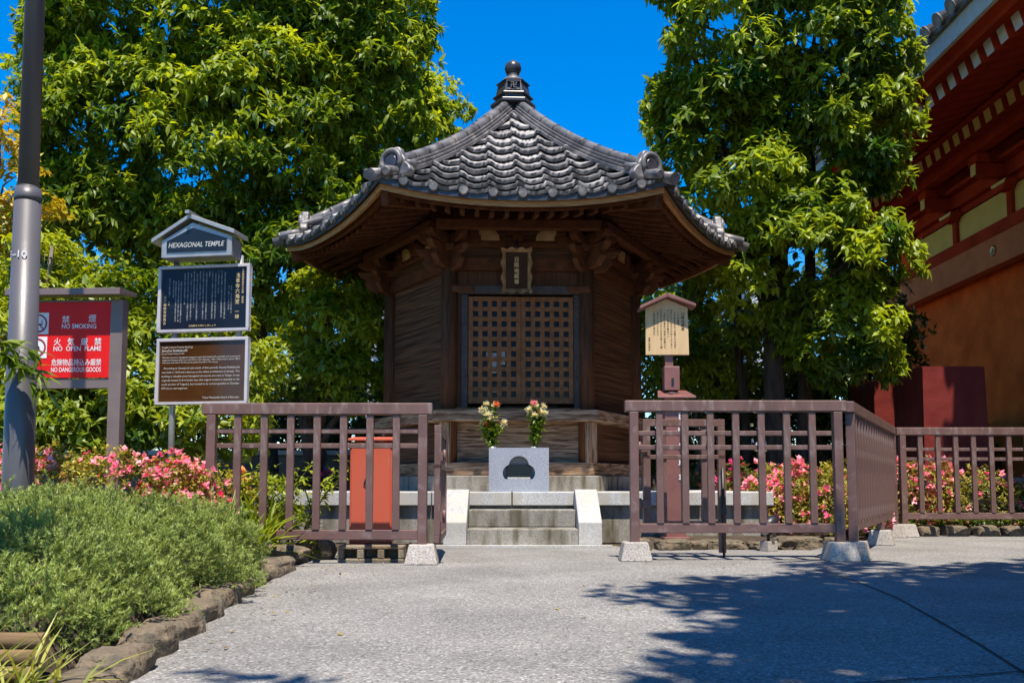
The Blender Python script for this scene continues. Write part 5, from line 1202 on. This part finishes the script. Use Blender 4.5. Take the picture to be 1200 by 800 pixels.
# left azaleas
p = at(140, 560, 5.4)
mound('azalea_bush', 'rounded azalea with pink blossoms behind the juniper', 'azalea', [((-2.50, 5.6, .25), (.42, .32, .50)), ((-2.12, 5.75, .2), (.38, .3, .50)), ((-2.9, 5.7, .25), (.38, .3, .52)), ((-3.3, 5.7, .25), (.38, .3, .52))], 900, 6, .032, .014, M['leafa'], 62, fden=.26, fmat=M['pinkf'], fsize=.034)
mound('azalea_bush', 'orange-tinged leafy azalea without many blooms beside the sign post', 'azalea', [((-1.93, 6.3, .2), (.32, .25, .42)), ((-2.3, 6.4, .2), (.4, .25, .46))], 900, 6, .03, .014, M['leafa'], 63, fden=.06, fmat=M['orange_f'], fsize=.034)
mound('golden_bush', 'low yellow-leafed bush squeezed between sign and left railing', 'bush', [((-2.32, 7.0, .2), (.42, .3, .5)), ((-1.95, 7.2, .2), (.3, .3, .42))], 600, 6, .045, .02, M['leafy'], 64)
# sprigs growing through the left railing
rng = np.random.default_rng(65); t = thing('golden_sprigs', 'thin yellow-leafed sprigs growing up behind the left railing', 'plant', (-1.55, 6.25, .1)); b = MB(); P = []; D = []
for q in range(16):
    x0 = rng.uniform(-1.85, -1.3); h = rng.uniform(.25, .78); lean_ = rng.uniform(-.18, .3); pts = []
    for s_ in range(7):
        u_ = s_ / 6; pts.append((x0 + lean_ * u_ ** 1.5, 6.2 + .08 * math.sin(q), .05 + h * u_ - .08 * u_ ** 3))
        for z_ in range(3): P.append(np.array(pts[-1]) + rng.normal(size=3) * .012); D.append((lean_, -.2, .5))
    b.tube(pts, [.005] * 6 + [.002], 5)
b.build('stems', M['bark'], t)
leaves('foliage', np.array(P), nrm(np.array(D)), 3, .065, .02, 1.1, M['leafy'], t, rng, rng.uniform(.4, 1, len(P)), T_SM, droop=.1)
# broad leaves at the lower left of the railing
rng = np.random.default_rng(66); t = thing('strap_leaf_plant', 'tuft of yellow-green strap leaves at the end of the left railing', 'plant', (-1.55, 5.62, .08)); P = np.array([[-1.6 + rng.normal() * .07, 5.62 + rng.normal() * .06, .10] for _ in range(26)])
leaves('foliage', P, nrm(rng.normal(size=P.shape) * .35 + np.array([[0, 0, 1.]])), 3, .30, .028, .35, M['leafy'], t, rng, rng.uniform(.3, .9, len(P)), T_BIG, droop=-.1, bend=.35, off=.02)
# grasses lower-left corner
rng = np.random.default_rng(67); t = thing('grass_tuft', 'tuft of pale striped grass in the bottom left corner by the edging', 'grass tuft', (-1.15, 2.1, 0)); P = np.array([[-1.16 + rng.normal() * .09, 2.06 + rng.normal() * .07, .0] for _ in range(48)])
leaves('blades', P, nrm(rng.normal(size=P.shape) * .4 + np.array([[0, 0, 1.]])), 3, .17, .010, .5, M['grassl'], t, rng, rng.uniform(.2, 1, len(P)), T_BIG, droop=-.1, bend=.45, off=.02)
t = thing('timber_edging', 'low split timber edging at the near end of the juniper bed', 'edging', (-1.9, 2.4, 0))
for q in range(3):
    b = MB(); b.tube([(-3.4, 2.40 + .012 * q, .022 + .04 * q), (-1.2, 2.36 + .012 * q, .022 + .04 * q)], [.021, .021], 10); b.build('timber_rail', M['logw'], t)
# hanging leafy sprig over the lamp post
rng = np.random.default_rng(68); t = thing('leafy_branch', 'drooping fresh green branch reaching in front of the lamp post', 'plant', (-3.1, 4.7, 0)); b = MB(); P = []; D = []
root_ = Vector((-3.15, 4.75, .1)); 
for (pxe, pye) in ((40, 412), (50, 440), (58, 460), (30, 425)):
    e = Vector(P3(pxe, pye, 4.72)); a = Vector(P3(-45, 430, 4.72)); pts = [root_, a.lerp(root_, .4), a, a.lerp(e, .4) + Vector((0, 0, .10)), a.lerp(e, .75) + Vector((0, 0, .07)), e]
    b.tube(pts, [.012, .01, .008, .006, .004, .002], 6)
    for s_ in np.linspace(0, 1, 10):
        q_ = pts[3].lerp(pts[4], s_) if s_ < .5 else pts[4].lerp(e, s_ * 2 - 1) if False else a.lerp(e, .3 + .7 * s_) + Vector((0, 0, .09 * (1 - s_)))
        P.append(q_); D.append((.7, -.15, -.45 * s_))
b.build('stem', M['bark_p'], t); P = np.array([tuple(q) for q in P])
leaves('foliage', P, nrm(np.array(D)), 3, .11, .024, .55, M['leaff'], t, rng, rng.uniform(.3, 1, len(P)), T_BIG, droop=.15, bend=.3)
# magenta azaleas behind the platform left, and on the right
mound('azalea_bush', 'dark azalea with magenta blossoms behind the left railing near the wall', 'azalea', [((-2.5, 10.9, .3), (.7, .35, .38)), ((-1.95, 10.9, .3), (.42, .3, .38))], 420, 5, .04, .018, M['leafd'], 70, fden=.10, fmat=M['magf'], fsize=.05)
mound('azalea_bush', 'low azalea with orange-pink blossoms along its top beyond the platform', 'azalea', [((2.6, 11.4, .3), (.75, .4, .42)), ((3.3, 11.5, .3), (.6, .4, .4))], 420, 5, .04, .018, M['leafa'], 71, fden=.12, fmat=M['orange_f'], fsize=.05, tmean=.35)
mound('azalea_bush', 'azalea with pink and magenta blossoms behind the angled railing', 'azalea', [((2.72, 8.35, .12), (.50, .36, .60)), ((3.15, 8.75, .12), (.42, .34, .62)), ((2.55, 8.9, .12), (.38, .35, .60))], 800, 6, .034, .015, M['leafa'], 72, fden=.20, fmat=M['pinkf'], fsize=.05)
mound('azalea_bush', 'small magenta azalea at the corner of the stone platform', 'azalea', [((2.45, 9.9, .15), (.35, .35, .62)), ((3.0, 10.3, .15), (.4, .35, .60))], 600, 6, .036, .015, M['leafa'], 73, fden=.2, fmat=M['magf'], fsize=.05, tmean=.2)
mound('azalea_hedge', 'long clipped azalea hedge with pink blossoms behind the far right railing', 'hedge', [((3.95, 9.72, .1), (.45, .35, .75)), ((4.45, 9.75, .1), (.45, .36, .72)), ((4.95, 9.75, .1), (.42, .36, .62)), ((5.4, 9.75, .08), (.42, .36, .52)), ((5.95, 9.75, .08), (.5, .36, .5))], 620, 6, .036, .016, M['leafa'], 74, fden=.13, fmat=M['pinkf'], fsize=.05, tmean=.45)
mound('ground_ivy', 'low dark leafy groundcover below the azalea hedge', 'groundcover', [((4.3, 9.4, .02), (.6, .22, .16)), ((5.3, 9.4, .02), (.7, .22, .16))], 500, 5, .045, .022, M['leafd'], 75, stems=4)

for q, (x0, x1, y, h, lab, m_) in enumerate([(-11, -6.2, 15.2, 1.9, 'dark clipped hedge at the far left beyond the garden wall', 'leafd'), (-6.2, -3.4, 14.3, 1.7, 'dark hedge directly behind the left railing and garden wall', 'leafd'), (-3.6, -.6, 14.6, 1.75, 'dark hedge left of the temple base beyond the garden wall', 'leafd'),
                                       (1.2, 3.6, 14.4, 1.6, 'dark hedge beyond the wooden notice stand', 'leafd'), (3.5, 5.6, 15.2, 1.8, 'dark hedge behind the right tree trunks', 'leafd'), (5.5, 8.2, 15.8, 1.7, 'dark hedge beside the red hall podium', 'leafd')]):
    n_ = max(2, int((x1 - x0) / .9)); hw_q = (x1 - x0) / n_
    mound('hedge', lab, 'hedge', [((x0 + hw_q * (k + .5), y + .1 * (k % 2), h * .45), (hw_q * .75, .45, h * .6)) for k in range(n_)], 170, 5, .10, .05, M[m_], 80 + q, stems=6, tmean=.35)

rng = np.random.default_rng(99); P = []
for q in range(150):
    P.append((rng.uniform(-1.2, 4.2), rng.uniform(1.6, 7.0), .006)) if q < 70 else P.append((-1.0 - .07 * (q % 9) / 3 + abs(rng.normal()) * .10, 2.2 + 4 * rng.random(), .006))
P = np.array([p for p in P if p[0] > -.95 - .09 * (p[1] - 2.35) + .03])
o = leaves('fallen_leaves', P, nrm(rng.normal(size=P.shape) * np.array([[1, 1, .03]])), 1, .028, .013, .2, leaf_mat('dry_leaf', (.16, .08, .03), (.4, .32, .12), trans=.1, tboost=1), None, rng, rng.random(len(P)), T_SM, droop=0, bend=.05, off=0, upn=4.0)
tag(o, 'small dry leaves and petals scattered on the paving', 'fallen leaves', kind='stuff')

tree('golden_shrub', 'bright yellow-green leafy shrub between temple corner and right evergreen', 'shrub', (xt(815, 560, 12.9), 12.9, 0), P3(815, 430, 12.9), .05, .02,
     [(P3(790, 400, 12.9), (.5, .4, .75)), (P3(840, 420, 13.0), (.5, .4, .6)), (P3(765, 440, 12.9), (.3, .3, .5))], dict(n=60, tmean=.75, **small), 51, nl=6, m=M['leafy'], mt=M['bark_p'])
